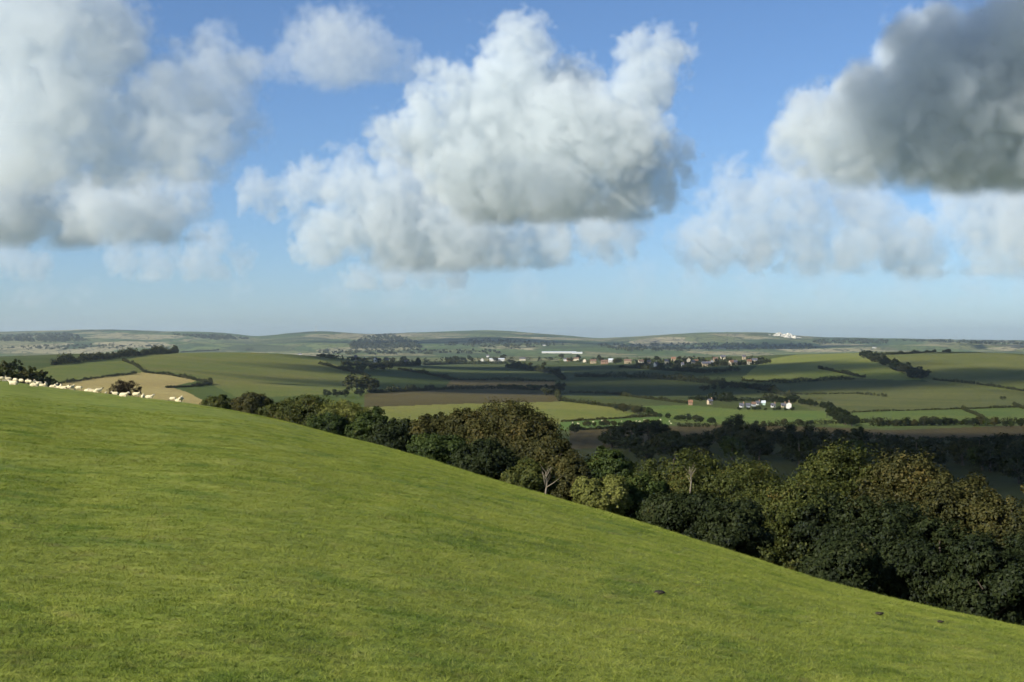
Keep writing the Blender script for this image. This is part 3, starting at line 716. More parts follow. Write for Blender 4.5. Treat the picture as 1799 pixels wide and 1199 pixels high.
for i, (u, v, pose, face, hd, sc) in enumerate(FLOCK):
    th = az(u); bt = np.interp(th, TH, T_BROW); rc = float(np.interp(th, TH, T_RC))
    dv = max(0.15, v - (CV + bt / math.cos(math.radians(th)) * F)); q = 2 + dv * rc / (EYE * F)
    k = (q - math.sqrt(q * q - 4)) / 2; k = max(.55, k)
    d = rc * k * math.cos(math.radians(th)); g = spot(u, d)
    o = obj('sheep', SHEEP[(pose, face)], None, g + Vector((0, 0, -.012)))
    o.rotation_euler = (0, 0, math.radians(hd)); o.scale = (sc * .76,) * 3
    tag(o, ('pale faced' if face == 'pale' else 'dark faced') + ' cream sheep ' + POSE[pose] + ', ' + ordinal(i) + ' from the left in the flock', 'sheep', 'flock on the brow of the pasture')
for i, (u, v) in enumerate([(1006,744),(1016,746),(1042,742),(1058,741),(1068,743),(1092,741),(1106,742),(1111,744),(1118,741),(1124,742),(1133,740),(1147,741),(1160,739),(1176,742),(1179,745)]):
    g = ground(u, v); o = obj('sheep', SHEEP[(('grazing', 'standing', 'lying')[i % 3], 'pale')], None, g)
    o.rotation_euler = (0, 0, rnd.uniform(0, 6.28)); o.scale = (1.15,) * 3
    tag(o, 'tiny white sheep grazing the bright strip in the far valley', 'sheep', 'far sheep in the valley')

# ================================================================ buildings
WALLS = {'white': plain('white_render', (0.58, 0.56, 0.50), .06, .5), 'cream': plain('cream_render', (0.62, 0.54, 0.38), .1, .5), 'tan': plain('tan_stone', (0.38, 0.30, 0.19), .18, .6),
         'brick': plain('red_brick', (0.30, 0.19, 0.12), .2, .6), 'orange': plain('orange_brick', (0.46, 0.21, 0.09), .12, .6), 'grey': plain('grey_sheeting', (0.30, 0.32, 0.33), .12, .4), 'mint': plain('pale_green_sheeting', (0.42, 0.55, 0.42), .1, .4)}
ROOFS = {'slate': plain('slate', (0.10, 0.10, 0.115), .2, .8), 'tile': plain('clay_tile', (0.24, 0.13, 0.075), .25, .8), 'brown': plain('brown_tile', (0.17, 0.11, 0.075), .25, .8), 'pale': plain('pale_sheet_roof', (0.55, 0.58, 0.60), .06, .4, .7)}
GLASS = plain('window_glass', (0.03, 0.035, 0.04), .2, 1, .15, .5); DOOR = plain('painted_door', (0.08, 0.10, 0.07), .2, 1)
_hc = {}
def house_parts(key):
    w, d, h, rh, wall, roof, chim = key
    if key in _hc: return _hc[key]
    R = []
    p = Parts(); x, y = w / 2, d / 2
    p.add([(-x,-y,-1.5),(x,-y,-1.5),(x,y,-1.5),(-x,y,-1.5),(-x,-y,h),(x,-y,h),(x,y,h),(-x,y,h),(-x,0,h+rh),(x,0,h+rh)],
          [[3,2,1,0],[0,1,5,4],[2,3,7,6],[1,2,6,9,5],[3,0,4,8,7],[4,5,9,8],[6,7,8,9]])
    R.append(('wall', p.mesh('wall', (WALLS[wall],)), None))
    p = Parts(); ov = .45; t = .22; sl = rh / y
    for s in (-1, 1):
        e = (s * (y + ov), h - ov * sl + .02); r_ = (0, h + rh + .02)
        p.add([(-x-ov,e[0],e[1]),(x+ov,e[0],e[1]),(x+ov,r_[0],r_[1]),(-x-ov,r_[0],r_[1]),(-x-ov,e[0],e[1]+t),(x+ov,e[0],e[1]+t),(x+ov,r_[0],r_[1]+t),(-x-ov,r_[0],r_[1]+t)],
              [[3,2,1,0],[4,5,6,7],[0,1,5,4],[1,2,6,5],[2,3,7,6],[3,0,4,7]])
    R.append(('roof', p.mesh('roof', (ROOFS[roof],)), None))
    if chim:
        p = Parts(); p.box((x * .72, -.45, h + rh * .55), (x * .72 + .9, .45, h + rh + 1.1)); p.box((x * .72 + .2, -.2, h + rh + 1.1), (x * .72 + .6, .2, h + rh + 1.5))
        R.append(('chimney', p.mesh('chimney', (WALLS['brick'],)), 'roof'))
        n = max(2, int(w / 3.2)); rows = 2 if h > 4.2 else 1
        wm = Parts(); wm.box((-.55, -.04, 0), (.55, .06, 1.15)); wm = wm.mesh('window', (GLASS,))
        for r_ in range(rows):
            for k in range(n):
                xx = -x + w * (k + .5) / n
                if r_ == 0 and k == n // 2:
                    q = Parts(); q.box((xx - .5, -y - .06, 0), (xx + .5, -y + .05, 2.05)); R.append(('door', q.mesh('door', (DOOR,)), None)); continue
                R.append(('window', wm, (xx, -y - .02, .95 + 2.6 * r_)))
    _hc[key] = R; return R
def house(u, v, wp, label, wall='cream', roof='brown', rot=0.0, h=5.6, rh=3.2, depth=8.0, chim=True, rmin=350., name='house', cat='house', group='houses of the village ridge', asp=1.0):
    g = ground(u, v, rmin); w = wp * g.y / F
    w = round(max(3.0, w) * 2) / 2
    o = empty(name, g, rot); made = {}
    for nm, me, at in house_parts((w, min(depth, w * 1.2), h, rh, wall, roof, chim)):
        c = obj(nm, me, made[at] if isinstance(at, str) else o, at if isinstance(at, tuple) else None)
        made[nm] = c
    tag(o, label, cat, group)
HV = [(847,635,9,'white','slate',90,'bright white gabled house at the left end of the village'),(857,628,6,'white','slate',0,'small white house on the skyline above the white gable'),
 (918,634,12,'cream','slate',5,'cream house between the dark trees, right of the long white shed'),(993,635,7,'white','slate',0,'white house beside the orange brick house'),(1001,635,12,'orange','tile',4,'orange brick house in the middle of the village'),
 (1012,634,12,'cream','brown',-5,'cream house right of the orange brick house'),(1027,637,9,'cream','brown',85,'tall cream gable end in the village centre'),(1042,639,13,'tan','brown',0,'tan terrace above the lit village green'),
 (1062,640,15,'brick','brown',3,'red brick terrace above the lit village green'),(1073,637,10,'white','pale',0,'dazzling white box house right of the brick terrace'),(1103,639,15,'tan','brown',-8,'tan roofed house, first right of the white box house'),
 (1126,640,10,'cream','brown',10,'cream cottage, second right of the white box house'),(1140,641,8,'tan','slate',0,'tan cottage, third right of the white box house'),(1152,645,6,'white','slate',30,'tiny white cottage below the village trees'),
 (1171,640,7,'cream','slate',0,'cream cottage left of the village middle trees'),(1183,635,9,'tan','tile',0,'tan house on the skyline of the village'),(1199,647,6,'white','slate',0,'small white cottage at the wood edge under the village'),
 (1210,637,9,'cream','brown',80,'cream gable half hidden by trees right of the village middle'),(1218,642,7,'cream','slate',0,'low cream bungalow under the half hidden gable'),(1223,640,8,'brick','tile',0,'brick house right of the half hidden gable'),
 (1250,641,7,'white','slate',90,'white gable end standing out in the right of the village'),(1257,636,10,'tan','brown',0,'tan house behind the white gable end'),(1270,632,10,'cream','slate',0,'cream house on the skyline at the right of the village'),
 (1285,650,9,'cream','tile',20,'cream cottage below the right end of the village'),(1292,645,7,'cream','slate',0,'pale cottage just above the low cream cottage'),(1307,632,7,'tan','slate',0,'tan house high among the right hand village trees'),
 (1316,649,9,'cream','tile',0,'cream house with red roof nearest the lit right field'),(1326,639,11,'cream','slate',-10,'large cream house at the right end of the village'),(1238,663,12,'tan','slate',5,'long tan cottage on the lane below the village'),
 (1246,663,6,'white','slate',0,'white cottage on the lane below the village'),(625,642,6,'cream','slate',0,'cream house left of the village in the dark trees'),(660,641,6,'white','slate',60,'pale house left of the village, half way along'),
 (680,651,6,'tan','slate',0,'tan cottage above the hollow left of the village'),(712,648,8,'tan','slate',0,'low tan cottage row left of the village')]
for (u, v, w, wl, rf, rot, lab) in HV: house(u, v, w * .82, lab, wl, rf, math.radians(rot), rmin=1500. * K)
house(873, 635, 26, 'long low white shed at the left of the village', 'white', 'pale', .04, 6, 2.4, 14, False, 1500. * K, 'shed', 'shed', None)
house(982, 621, 60, 'very long white glasshouse range behind the village', 'white', 'pale', .02, 6, 2.6, 30, False, 2700. * K, 'glasshouse', 'glasshouse', None)
house(1014, 622, 18, 'short white shed at the end of the glasshouse range', 'white', 'pale', .02, 6, 2.4, 14, False, 2700. * K, 'shed', 'shed', None)
house(527, 625, 6, 'lone white cottage on the plain behind the left hill', 'white', 'slate', 0, rmin=2700. * K, group='far cottages')
house(956, 608, 5, 'tiny white cottage on the far slope above the village', 'white', 'slate', 0, rmin=2700. * K, group='far cottages')
house(1536, 612, 6, 'tiny white cottage on the plain above the right hill', 'white', 'slate', 0, rmin=2700. * K, group='far cottages')
FM = [(1213,712,9,'brick','tile',0,4.2,'brick barn with red roof left of the farm'),(1247,711,12,'tan','slate',20,5,'grey roofed stone barn with pale gable left of the farm'),(1303,716,5,'white','slate',0,3,'small white outhouse at the left of the farm'),
 (1314,716,9,'grey','slate',5,3.2,'grey sheeted shed, first right of the white outhouse'),(1324,714,8,'grey','brown',0,3.2,'grey sheeted shed with brown roof in the farmyard'),(1331,712,7,'white','slate',10,3,'white walled dairy in the farmyard'),
 (1341,712,10,'mint','pale',-4,3.4,'pale green sheeted barn in the farmyard'),(1358,716,8,'white','slate',0,2.8,'low white cottage right of the farmyard'),(1376,716,5,'tan','slate',0,3,'small tan lean-to beside the white farmhouse'),
 (1386,718,11,'white','tile',75,6,'tall white gabled farmhouse with orange tiled roof')]
for (u, v, w, wl, rf, rot, h, lab) in FM: house(u, v, w * .64, lab, wl, rf, math.radians(rot), h=h * .62, rh=1.5, depth=4.4, chim=wl in ('white', 'tan'), group='farm buildings', name='farm_building', cat='farm building')

# ================================================================ quarry, mast, stones
CHALK = plain('chalk', (0.50, 0.47, 0.38), .2, .03)
def quarry():
    o = empty('chalk_quarry', ground(1377, 597, 7000. * K)); b = o.location
    n, m = 60, 9; V = []
    for j in range(m):
        for i in range(n):
            t = i / (n - 1); x = (t - .5) * 200; rim = 30 * (1 - abs(2 * t - .9) ** 2.2) + 5 * math.sin(t * 21) + 6 * mnoise.noise(Vector((t * 9, 1, 0)))
            k = j / (m - 1)
            V.append((x, -24 * (1 - k) + 16 * math.sin(t * math.pi) + 7 * mnoise.noise(Vector((t * 26, k * 3, 4))), -8 + k * max(4, rim)))
    for i in range(n): V.append((V[i][0], 60, -10))
    Fc = [[j * n + i, j * n + i + 1, (j + 1) * n + i + 1, (j + 1) * n + i] for j in range(m - 1) for i in range(n - 1)]
    Fc += [[(m - 1) * n + i, (m - 1) * n + i + 1, m * n + i + 1, m * n + i] for i in range(n - 1)]
    obj('quarry_face', mesh('quarry_face', V, Fc, (CHALK,)), o)
    for k, (x, y, s) in enumerate(((-60, -34, 9), (10, -40, 12), (55, -36, 8))):
        p = Parts(); p.tube([(x, y, -12), (x, y, -4), (x + 2, y, s * .6), (x + 2, y, s)], [s * 2.4, s * 1.9, s * .8, .5], 12); obj('spoil_heap', p.mesh('spoil_heap', (CHALK,), True), o)
    o.scale = (K * .85, K, K * .85)
    tag(o, 'white chalk quarry face shining on the far ridge', 'quarry')
quarry()
def mast():
    g = spot(555, 8450 * K); o = empty('radio_mast', g); p = Parts()
    p.tube([(0, 0, -2), (0, 0, 12), (0, 0, 30), (0, 0, 40)], [2.2, 1.6, 1.1, .3], 8); obj('shaft', p.mesh('shaft', (WALLS['white'],), True), o)
    p = Parts(); p.box((-6, -4, -2), (4, 4, 4)); obj('hut', p.mesh('hut', (WALLS['white'],)), o)
    p = Parts(); p.tube([(0, 0, 27), (0, 0, 29)], [3, 3], 10); obj('antenna_ring', p.mesh('antenna_ring', (WALLS['grey'],)), o)
    o.scale = (K, K, K)
    tag(o, 'pale radio mast on the far left ridge', 'mast')
mast()
STONE = plain('flint', (0.36, 0.34, 0.27), .2, 30.0); DUNG = plain('dung', (0.035, 0.028, 0.018), .3, 20.)
def lump(name, u, v, s, label, cat, mat, flat=.5):
    tx = (u - CU) / F; yy = np.geomspace(4, 60, 2000); hz = H(tx * yy, yy); i = int(np.argmax(hz >= -(v - CV) / F * yy))
    rng = np.random.default_rng(int(u)); V = []; Fc = []
    n, m = 8, 5
    for j in range(m):
        a = math.pi * j / (m - 1)
        for k in range(n):
            b_ = 2 * math.pi * k / n; r_ = s * rng.uniform(.8, 1.15); V.append((math.sin(a) * math.cos(b_) * r_, math.sin(a) * math.sin(b_) * r_, math.cos(a) * r_ * flat))
    for j in range(m - 1):
        for k in range(n): Fc.append([j * n + k, j * n + (k + 1) % n, (j + 1) * n + (k + 1) % n, (j + 1) * n + k])
    o = obj(name, mesh(name, V, Fc, (mat,), smooth=True), None, (tx * yy[i], yy[i], hz[i] + .03)); tag(o, label, cat)
lump('dung', 1158, 1045, .09, 'dark lump of dung in the grass right of centre', 'dung', DUNG, .35)
lump('dung', 1545, 1081, .08, 'dark lump of dung near the pasture brow', 'dung', DUNG, .35)
lump('dung', 1652, 1095, .07, 'dark lump of dung at the right near the brow', 'dung', DUNG, .35)

# ================================================================ grass
def grass():
    rng = np.random.default_rng(9)
    th = np.radians(np.linspace(-22.5, 22.5, 90)); rr = np.geomspace(8.0, 140, 90)
    T, R = np.meshgrid(th, rr); X = (np.sin(T) * R).ravel(); Y = (np.cos(T) * R).ravel(); Z = H(X, Y) - .004
    V = np.stack([X, Y, Z], 1); nt_ = len(th)
    i, j = np.meshgrid(np.arange(len(rr) - 1), np.arange(nt_ - 1), indexing='ij')
    Q = np.stack([i * nt_ + j + 1, i * nt_ + j, (i + 1) * nt_ + j, (i + 1) * nt_ + j + 1], -1).reshape(-1, 4)
    nv = len(V); VV = [V]; FF = [Q]; kind = [np.zeros(nv, int)]
    NT = 6
    for t in range(NT):                      # tufts to be instanced
        vs_, fs = [], []
        for k in range(13):
            a = rng.uniform(0, 6.28); r0 = rng.uniform(0, .07); h = rng.uniform(.02, .052); w = rng.uniform(.0022, .0042)
            b = np.array([math.cos(a) * r0, math.sin(a) * r0, -.01]); l = rng.normal(size=2) * .035 + b[:2] * .5
            s = rng.normal(size=2); s = s / np.linalg.norm(s) * w; s = np.array([*s, 0])
            m_ = b + np.array([*(l * .4), h * .65]); e = b + np.array([*l, h]); n0 = nv + len(vs_)
            vs_ += [b - s, b + s, m_ + s * .8, m_ - s * .8, e + s * .15, e - s * .15]; fs += [[n0, n0 + 1, n0 + 2, n0 + 3], [n0 + 3, n0 + 2, n0 + 4, n0 + 5]]
        VV.append(np.array(vs_)); FF.append(np.array(fs)); kind.append(np.full(len(vs_), t + 1)); nv += len(vs_)
    V = np.concatenate(VV); Q = np.concatenate(FF); kind = np.concatenate(kind)
    m, t, o_ = new_mat('grass_blades'); c, n3 = pasture_colour(t)
    oi = t.nodes.new('ShaderNodeObjectInfo'); g = t.nodes.new('ShaderNodeNewGeometry')
    c = tmix(t, ramp(t, oi.outputs['Random'], [(0.0, (.6, .6, .6)), (.5, (0, 0, 0)), (1, (0, 0, 0))]), c, tmix(t, 1.0, c, (.62, .72, .70), 'MULTIPLY'))
    c = tmix(t, ramp(t, oi.outputs['Random'], [(0.80, (0, 0, 0)), (.97, (.6, .6, .6))]), c, (0.34, 0.35, 0.10))
    d = t.nodes.new('ShaderNodeBsdfDiffuse'); tr = t.nodes.new('ShaderNodeBsdfTranslucent'); mx = t.nodes.new('ShaderNodeMixShader'); mx.inputs[0].default_value = .3
    t.links.new(c, d.inputs[0]); t.links.new(c, tr.inputs[0]); t.links.new(d.outputs[0], mx.inputs[1]); t.links.new(tr.outputs[0], mx.inputs[2]); t.links.new(mx.outputs[0], o_.inputs['Surface'])
    me = mesh('grass', V, Q, (m,))
    a = me.attributes.new('tuft', 'INT', 'POINT'); a.data.foreach_set('value', kind.astype(np.int32))
    r = np.hypot(V[:, 0], V[:, 1]); dens = np.where(kind == 0, np.clip(8200 / r ** 1.35, 0, 380) * np.clip((95 - r) / 40, 0, 1) + 16 * np.exp(-0.5 * ((r / np.interp(np.degrees(np.arctan2(V[:, 0], V[:, 1])), TH, T_RC) - 0.95) / 0.12) ** 2), 0)
    a = me.attributes.new('dens', 'FLOAT', 'POINT'); a.data.foreach_set('value', dens.astype(np.float32))
    o = obj('grass', me); tag(o, 'short grazed turf blades of the near pasture', kind='stuff')
    gt = bpy.data.node_groups.new('grass', 'GeometryNodeTree')
    gt.interface.new_socket('Geometry', in_out='INPUT', socket_type='NodeSocketGeometry'); gt.interface.new_socket('Geometry', in_out='OUTPUT', socket_type='NodeSocketGeometry')
    N = gt.nodes; L = gt.links; gi = N.new('NodeGroupInput'); go = N.new('NodeGroupOutput')
    at = N.new('GeometryNodeInputNamedAttribute'); at.data_type = 'INT'; at.inputs[0].default_value = 'tuft'
    def pick(k):
        cm = N.new('FunctionNodeCompare'); cm.data_type = 'INT'; cm.operation = 'EQUAL'; L.new(at.outputs[0], cm.inputs[2]); cm.inputs[3].default_value = k
        sp = N.new('GeometryNodeSeparateGeometry'); sp.domain = 'POINT'; L.new(gi.outputs[0], sp.inputs[0]); L.new(cm.outputs[0], sp.inputs[1]); return sp.outputs[0]
    de = N.new('GeometryNodeInputNamedAttribute'); de.data_type = 'FLOAT'; de.inputs[0].default_value = 'dens'
    dp = N.new('GeometryNodeDistributePointsOnFaces'); L.new(pick(0), dp.inputs['Mesh']); L.new(de.outputs[0], dp.inputs['Density'])
    g2 = N.new('GeometryNodeGeometryToInstance')
    for k in range(NT, 0, -1): L.new(pick(k), g2.inputs[0])
    ip = N.new('GeometryNodeInstanceOnPoints'); L.new(dp.outputs[0], ip.inputs['Points']); L.new(g2.outputs[0], ip.inputs['Instance']); ip.inputs['Pick Instance'].default_value = True
    rv = N.new('FunctionNodeRandomValue'); rv.data_type = 'FLOAT_VECTOR'; rv.inputs[0].default_value = (-.15, -.15, 0); rv.inputs[1].default_value = (.15, .15, 6.283)
    L.new(rv.outputs[0], ip.inputs['Rotation'])
    ps = N.new('GeometryNodeInputPosition'); ln = N.new('ShaderNodeVectorMath'); ln.operation = 'LENGTH'; L.new(ps.outputs[0], ln.inputs[0])
    mr = N.new('ShaderNodeMapRange'); L.new(ln.outputs['Value'], mr.inputs[0]); mr.inputs[1].default_value = 10; mr.inputs[2].default_value = 90; mr.inputs[3].default_value = 1.0; mr.inputs[4].default_value = 2.2
    r2 = N.new('FunctionNodeRandomValue'); r2.data_type = 'FLOAT'; r2.inputs[2].default_value = .5; r2.inputs[3].default_value = 1.05
    mu = N.new('ShaderNodeMath'); mu.operation = 'MULTIPLY'; L.new(mr.outputs[0], mu.inputs[0]); L.new(r2.outputs[1], mu.inputs[1]); L.new(mu.outputs[0], ip.inputs['Scale'])
    L.new(ip.outputs[0], go.inputs[0])
    md = o.modifiers.new('tufts', 'NODES'); md.node_group = gt
grass()

# ================================================================ haze
def haze():
    p = Parts(); p.box((-14600 * K, -14600 * K, -260), (14600 * K, 14600 * K, 200))
    o = obj('haze', p.mesh('haze')); m, t, out = new_mat('haze')
    v = t.nodes.new('ShaderNodeVolumePrincipled'); v.inputs['Color'].default_value = (0.72, 0.86, 1.0, 1); v.inputs['Density'].default_value = HAZE
    v.inputs['Anisotropy'].default_value = 0.3
    t.links.new(v.outputs[0], out.inputs['Volume']); o.data.materials.append(m); tag(o, 'pale blue air haze over the whole landscape', kind='stuff')
HAZE = 3.0e-5
haze()
# ================================================================ clouds

def cloud_material(name, dens):
    m = bpy.data.materials.new(name); m.use_nodes = True
    t = m.node_tree; t.nodes.clear()
    o = t.nodes.new('ShaderNodeOutputMaterial'); p = t.nodes.new('ShaderNodeVolumePrincipled')
    p.inputs['Color'].default_value = (0.83, 0.875, 0.885, 1)
    p.inputs['Density'].default_value = dens
    p.inputs['Density Attribute'].default_value = 'density'
    p.inputs['Anisotropy'].default_value = 0.0
    t.links.new(p.outputs[0], o.inputs['Volume'])
    return m

def cloud_tree(name, radii, used, lo, hi, res, scale, warp, amp, mat, base, soft, bill):
    g = bpy.data.node_groups.new(name, 'GeometryNodeTree')
    g.interface.new_socket('Geometry', in_out='INPUT', socket_type='NodeSocketGeometry')
    g.interface.new_socket('Geometry', in_out='OUTPUT', socket_type='NodeSocketGeometry')
    N = g.nodes; L = g.links
    gi = N.new('NodeGroupInput'); go = N.new('NodeGroupOutput')
    def math_(op, a, b=None, c=None, clamp=False):
        n = N.new('ShaderNodeMath'); n.operation = op; n.use_clamp = clamp
        for i, x in enumerate((a, b, c)):
            if x is None: continue
            if isinstance(x, (int, float)): n.inputs[i].default_value = x
            else: L.new(x, n.inputs[i])
        return n.outputs[0]
    pos = N.new('GeometryNodeInputPosition').outputs[0]
    def vmath(op, a, b):
        n = N.new('ShaderNodeVectorMath'); n.operation = op
        for i, x in enumerate((a, b)):
            if isinstance(x, tuple): n.inputs[i].default_value = x
            elif isinstance(x, (int, float)): n.inputs['Scale'].default_value = x
            else: L.new(x, n.inputs[i])
        return n.outputs[0]
    def fbm(vec, sc, det, rough=0.55):
        n = N.new('ShaderNodeTexNoise'); n.noise_dimensions = '3D'
        L.new(vec, n.inputs['Vector']); n.inputs['Scale'].default_value = sc
        n.inputs['Detail'].default_value = det; n.inputs['Roughness'].default_value = rough
        return n
    w1 = fbm(pos, 1.0 / scale, 3.0)
    off = vmath('SCALE', vmath('SUBTRACT', w1.outputs['Color'], (0.5, 0.5, 0.5)), 2.0 * warp * scale)
    p2 = vmath('ADD', pos, off)
    attr = N.new('GeometryNodeInputNamedAttribute'); attr.data_type = 'INT'; attr.inputs[0].default_value = 'rc'
    s = None
    for k, R in enumerate(radii):
        if k not in used: continue
        cmp_ = N.new('FunctionNodeCompare'); cmp_.data_type = 'INT'; cmp_.operation = 'EQUAL'
        L.new(attr.outputs[0], cmp_.inputs[2]); cmp_.inputs[3].default_value = k
        sep = N.new('GeometryNodeSeparateGeometry'); sep.domain = 'POINT'
        L.new(gi.outputs[0], sep.inputs[0]); L.new(cmp_.outputs[0], sep.inputs[1])
        pr = N.new('GeometryNodeProximity'); pr.target_element = 'POINTS'
        L.new(sep.outputs[0], pr.inputs[0])
        for inp in pr.inputs:
            if inp.name in ('Sample Position', 'Source Position'): L.new(p2, inp)
        val = math_('SUBTRACT', 1.0, math_('DIVIDE', pr.outputs['Distance'], R))
        val = math_('MULTIPLY', val, (R / radii[0]) ** 0.35)
        s = val if s is None else math_('SMOOTH_MAX', s, val, 0.15)
    for sc_, am_ in ((1.5, 1.5 * bill), (3.4, 0.8 * bill)):           # billows: creased puffs
        b_ = fbm(p2, sc_ / scale, 0.0)
        s = math_('ADD', s, math_('MULTIPLY', math_('SUBTRACT', 0.10, math_('ABSOLUTE', math_('SUBTRACT', b_.outputs[0], 0.5))), am_ * -1.0))
    n2 = fbm(p2, 2.6 / scale, 7.0, 0.68)
    s = math_('ADD', s, math_('MULTIPLY', math_('SUBTRACT', n2.outputs[0], 0.52), amp))
    sx = N.new('ShaderNodeSeparateXYZ'); L.new(pos, sx.inputs[0])
    zb = math_('MULTIPLY', math_('SUBTRACT', sx.outputs[2], base), 1.0 / (0.30 * scale), clamp=True)
    d = math_('MULTIPLY', math_('SUBTRACT', s, 0.04), 1.0 / soft, clamp=True)
    d = math_('MULTIPLY', d, zb)
    vc = N.new('GeometryNodeVolumeCube')
    L.new(d, vc.inputs['Density']); vc.inputs['Min'].default_value = lo; vc.inputs['Max'].default_value = hi
    for a, r in zip(('X', 'Y', 'Z'), res): vc.inputs['Resolution ' + a].default_value = int(r)
    sm = N.new('GeometryNodeSetMaterial'); sm.inputs['Material'].default_value = mat
    L.new(vc.outputs[0], sm.inputs[0]); L.new(sm.outputs[0], go.inputs[0])
    return g

def cloud(label, blobs, dist, mfp, base_v=None, voxel_px=3.3, depth=0.8, warp=0.22, amp=1.5, seed=1, kids=9, soft=0.20, world_blobs=None, base_z=None, voxel=None, bill=1.0):
    """One cumulus: lumps on lumps -> a fog volume in true light."""
    rng = random.Random(seed)
    P = []
    if world_blobs is None:
        for (u, v, r) in blobs:
            R = r / F * dist
            c = px(u, v, dist); c.y += rng.uniform(-.5, .5) * depth * R
            P.append((c, R))
    else:
        P = [(Vector(c), R) for c, R in world_blobs]
    Rm = sum(R for _, R in P) / len(P)
    radii = [Rm * 1.6, Rm * 1.0, Rm * 0.62, Rm * 0.36]
    pts, cls = [], []
    for c, R in P:
        k = min(range(4), key=lambda i: abs(math.log(radii[i] / R)))
        pts.append(c); cls.append(k)
        if k < 3:
            for _ in range(kids):
                d = Vector((rng.gauss(0, 1), rng.gauss(0, 1) * .8, rng.gauss(0.25, 1))).normalized()
                pts.append(c + d * R * rng.uniform(.6, .85)); cls.append(min(3, k + 1 + (rng.random() < .4)))
    base = base_z if base_z is not None else (CV - base_v) / F * dist
    lo = [min(p[i] for p in pts) - Rm * .9 for i in range(3)]
    hi = [max(p[i] for p in pts) + Rm * .9 for i in range(3)]
    lo[2] = max(lo[2], base - Rm * .1)
    org = Vector(((lo[0] + hi[0]) / 2, (lo[1] + hi[1]) / 2, base))
    vx = voxel or voxel_px / F * dist
    res = [max(8, (hi[i] - lo[i]) / vx) for i in range(3)]
    me = bpy.data.meshes.new('cloud'); me.from_pydata([tuple(p - org) for p in pts], [], [])
    a = me.attributes.new('rc', 'INT', 'POINT'); a.data.foreach_set('value', cls)
    ob = bpy.data.objects.new('cloud', me); C.objects.link(ob); ob.location = org
    mat = cloud_material('cloud_vapour', 1.0 / mfp); me.materials.append(mat)
    g = cloud_tree('cloud', radii, set(cls), tuple(Vector(lo) - org), tuple(Vector(hi) - org), res, Rm, warp, amp, mat, 0.0, soft, bill)
    md = ob.modifiers.new('vapour', 'NODES'); md.node_group = g
    ob['kind'] = 'stuff'; ob['label'] = label
    print('cloud', label[:30], [int(r) for r in res], int(res[0] * res[1] * res[2] / 1000), 'k voxels')
    return ob
# the clouds of the picture: (u, v, radius) lumps at a distance
cloud('huge pale cumulus bank filling the upper left of the sky', [(60,40,140),(170,60,85),(0,160,120),(100,180,150),(250,200,120),(350,165,78),(408,125,50),(200,260,100),(60,260,120),(330,250,80),(0,275,95),(170,290,70),(400,220,50)], 8000, 360, base_v=345, seed=1)
cloud('lower grey deck of cloud under the left cumulus bank', [(30,360,95),(120,375,90),(200,385,80),(-60,360,105),(270,375,62),(320,345,48),(230,420,48)], 11000, 300, base_v=440, seed=2)
cloud('small low white cloud left of centre above the hills', [(370,430,34),(350,460,45),(280,465,40),(420,455,28),(210,455,34),(20,450,40),(60,470,30)], 16000, 600, base_v=500, seed=3, voxel_px=3)
cloud('thin grey cloud drifting alone near the top of the sky', [(600,90,70),(540,105,62),(660,100,60),(490,120,40),(710,115,40)], 7000, 420, base_v=160, seed=4)
cloud('tall central cumulus with white towers', [(910,80,52),(920,150,80),(780,140,50),(865,210,105),(960,220,130),(740,235,72),(1040,260,104),(682,238,44),(1130,310,72),(1190,280,38),(870,320,90),(980,330,90),(1090,345,58),(790,300,68),(1150,88,44),(1115,92,34),(1172,96,32),(1135,150,52),(1105,190,52),(1080,220,55),(1168,170,30)], 8000, 160, base_v=398, seed=5)
cloud('ragged white cumulus below and left of the central tower', [(462,342,40),(540,322,44),(520,350,44),(620,330,60),(680,350,70),(740,350,72),(620,400,72),(720,410,84),(820,420,76),(570,420,50),(880,440,56),(960,400,60),(1060,400,50)], 13500, 310, base_v=482, seed=6)
cloud('small slate grey cloud low under the central cumulus', [(740,475,38),(790,475,38),(690,485,28),(640,495,26)], 15000, 400, base_v=515, seed=7, voxel_px=3)
cloud('great dark grey cloud at the right of the sky', [(1700,170,140),(1600,230,110),(1500,250,95),(1420,245,70),(1830,180,180),(1650,280,95),(1790,280,100),(1750,90,100),(1385,240,45),(1850,60,120)], 7200, 130, base_v=345, seed=8, soft=.32, amp=1.2, bill=.8)
cloud('bright white towers rising behind the dark right cloud', [(1640,50,42),(1600,85,45),(1570,120,40),(1540,165,50),(1480,190,50),(1425,210,48),(1590,150,50)], 8900, 160, base_v=300, seed=9)
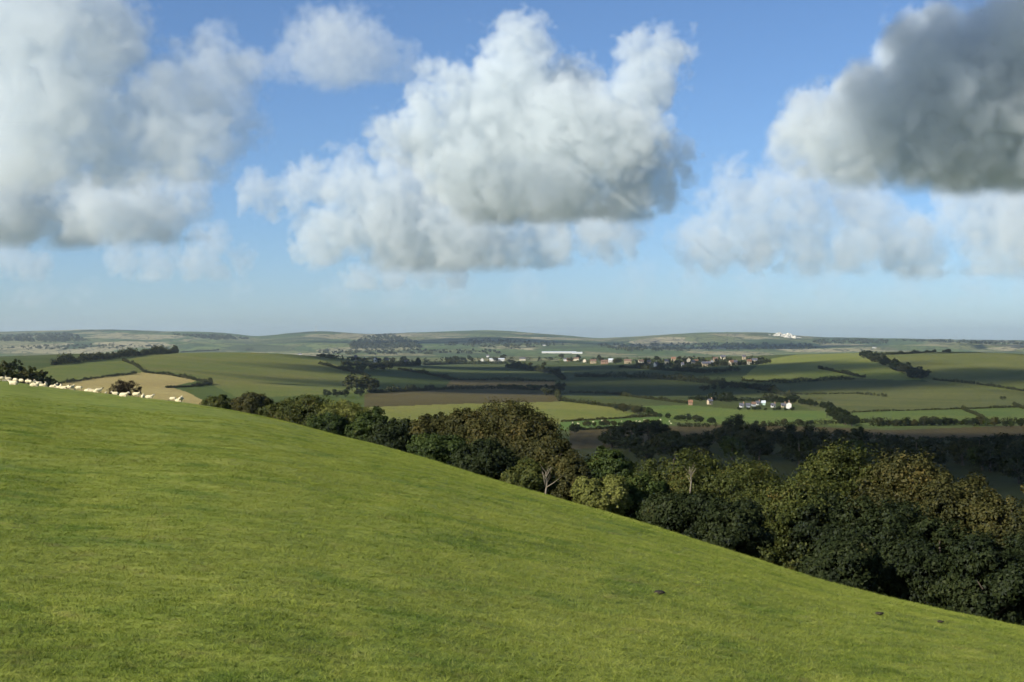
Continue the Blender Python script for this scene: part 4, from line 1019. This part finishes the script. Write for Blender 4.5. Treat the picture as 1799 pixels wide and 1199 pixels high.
cloud('broken pale cumulus low on the right above the plain', [(1285,328,46),(1270,370,48),(1330,365,60),(1400,350,64),(1250,425,55),(1330,430,72),(1420,425,76),(1500,430,72),(1590,420,72),(1700,350,55),(1715,400,58),(1740,450,45),(1620,450,60),(1800,400,80),(1520,360,60)], 14000, 460, base_v=497, seed=10)
cloud('thin grey veil of broken cloud just above the horizon', [(-40,520,40),(60,525,36),(150,515,30),(420,510,30),(600,515,36),(700,520,40),(800,520,40),(920,510,36),(1120,490,34),(1220,500,40),(1330,505,40),(1450,510,40),(1600,505,40),(1720,510,44),(1830,500,50)], 19000, 1500, base_v=545, seed=31, voxel_px=4, soft=.7)
# unseen clouds towards the sun, lumps placed so their shade falls where wanted
def shade_cloud(label, discs, alt, mfp, seed):
    wb = []
    for (x, y, R) in discs:
        g = Vector((x * K, y * K, -38.0 * K))
        c = g + sun_dir * ((alt + 38.0 * K) / sun_dir.z)
        wb.append((tuple(c), R * 1.15 * K))
    return cloud(label, None, 0, mfp, base_z=alt - 200, voxel=36.0, world_blobs=wb, seed=seed, kids=4, soft=0.4, amp=0.7)
shade_cloud('flat grey cumulus over the near valley, right of the picture', [(60,470,40),(130,470,45),(200,470,45),(270,470,45),(340,480,50),(120,400,40),(190,390,40),(260,400,45),(330,400,50),(60,400,30),(150,870,24),(150,330,35),(220,320,35),(290,320,40),(100,340,30),(80,310,24)], 1100, 45, 21)
shade_cloud('broad grey cumulus over the middle valley, right of the picture', [(-90,1000,45),(0,1050,60),(90,1050,55),(180,1080,60),(270,1120,60),(-60,1250,70),(60,1300,80),(180,1350,80),(300,1300,70),(400,1150,60),(-80,1550,70),(40,1650,80),(140,1600,70),(480,1050,50),(560,1000,50),(620,1150,60),(640,1780,50)], 1200, 50, 22)

cloud('high cumulus above the picture that shades the dark right cloud', None, 0, 260, base_z=1750, voxel=60., seed=23, kids=5, soft=.4, amp=.8,  # added out of view only to darken the right cloud
      world_blobs=[(tuple(Vector(q) + sun_dir * 2500), R) for q, R in [((2250,7200,950),360),((2500,7250,850),460),((2800,7200,1100),480),((2350,7150,1350),380),((2750,7200,1500),420)]])
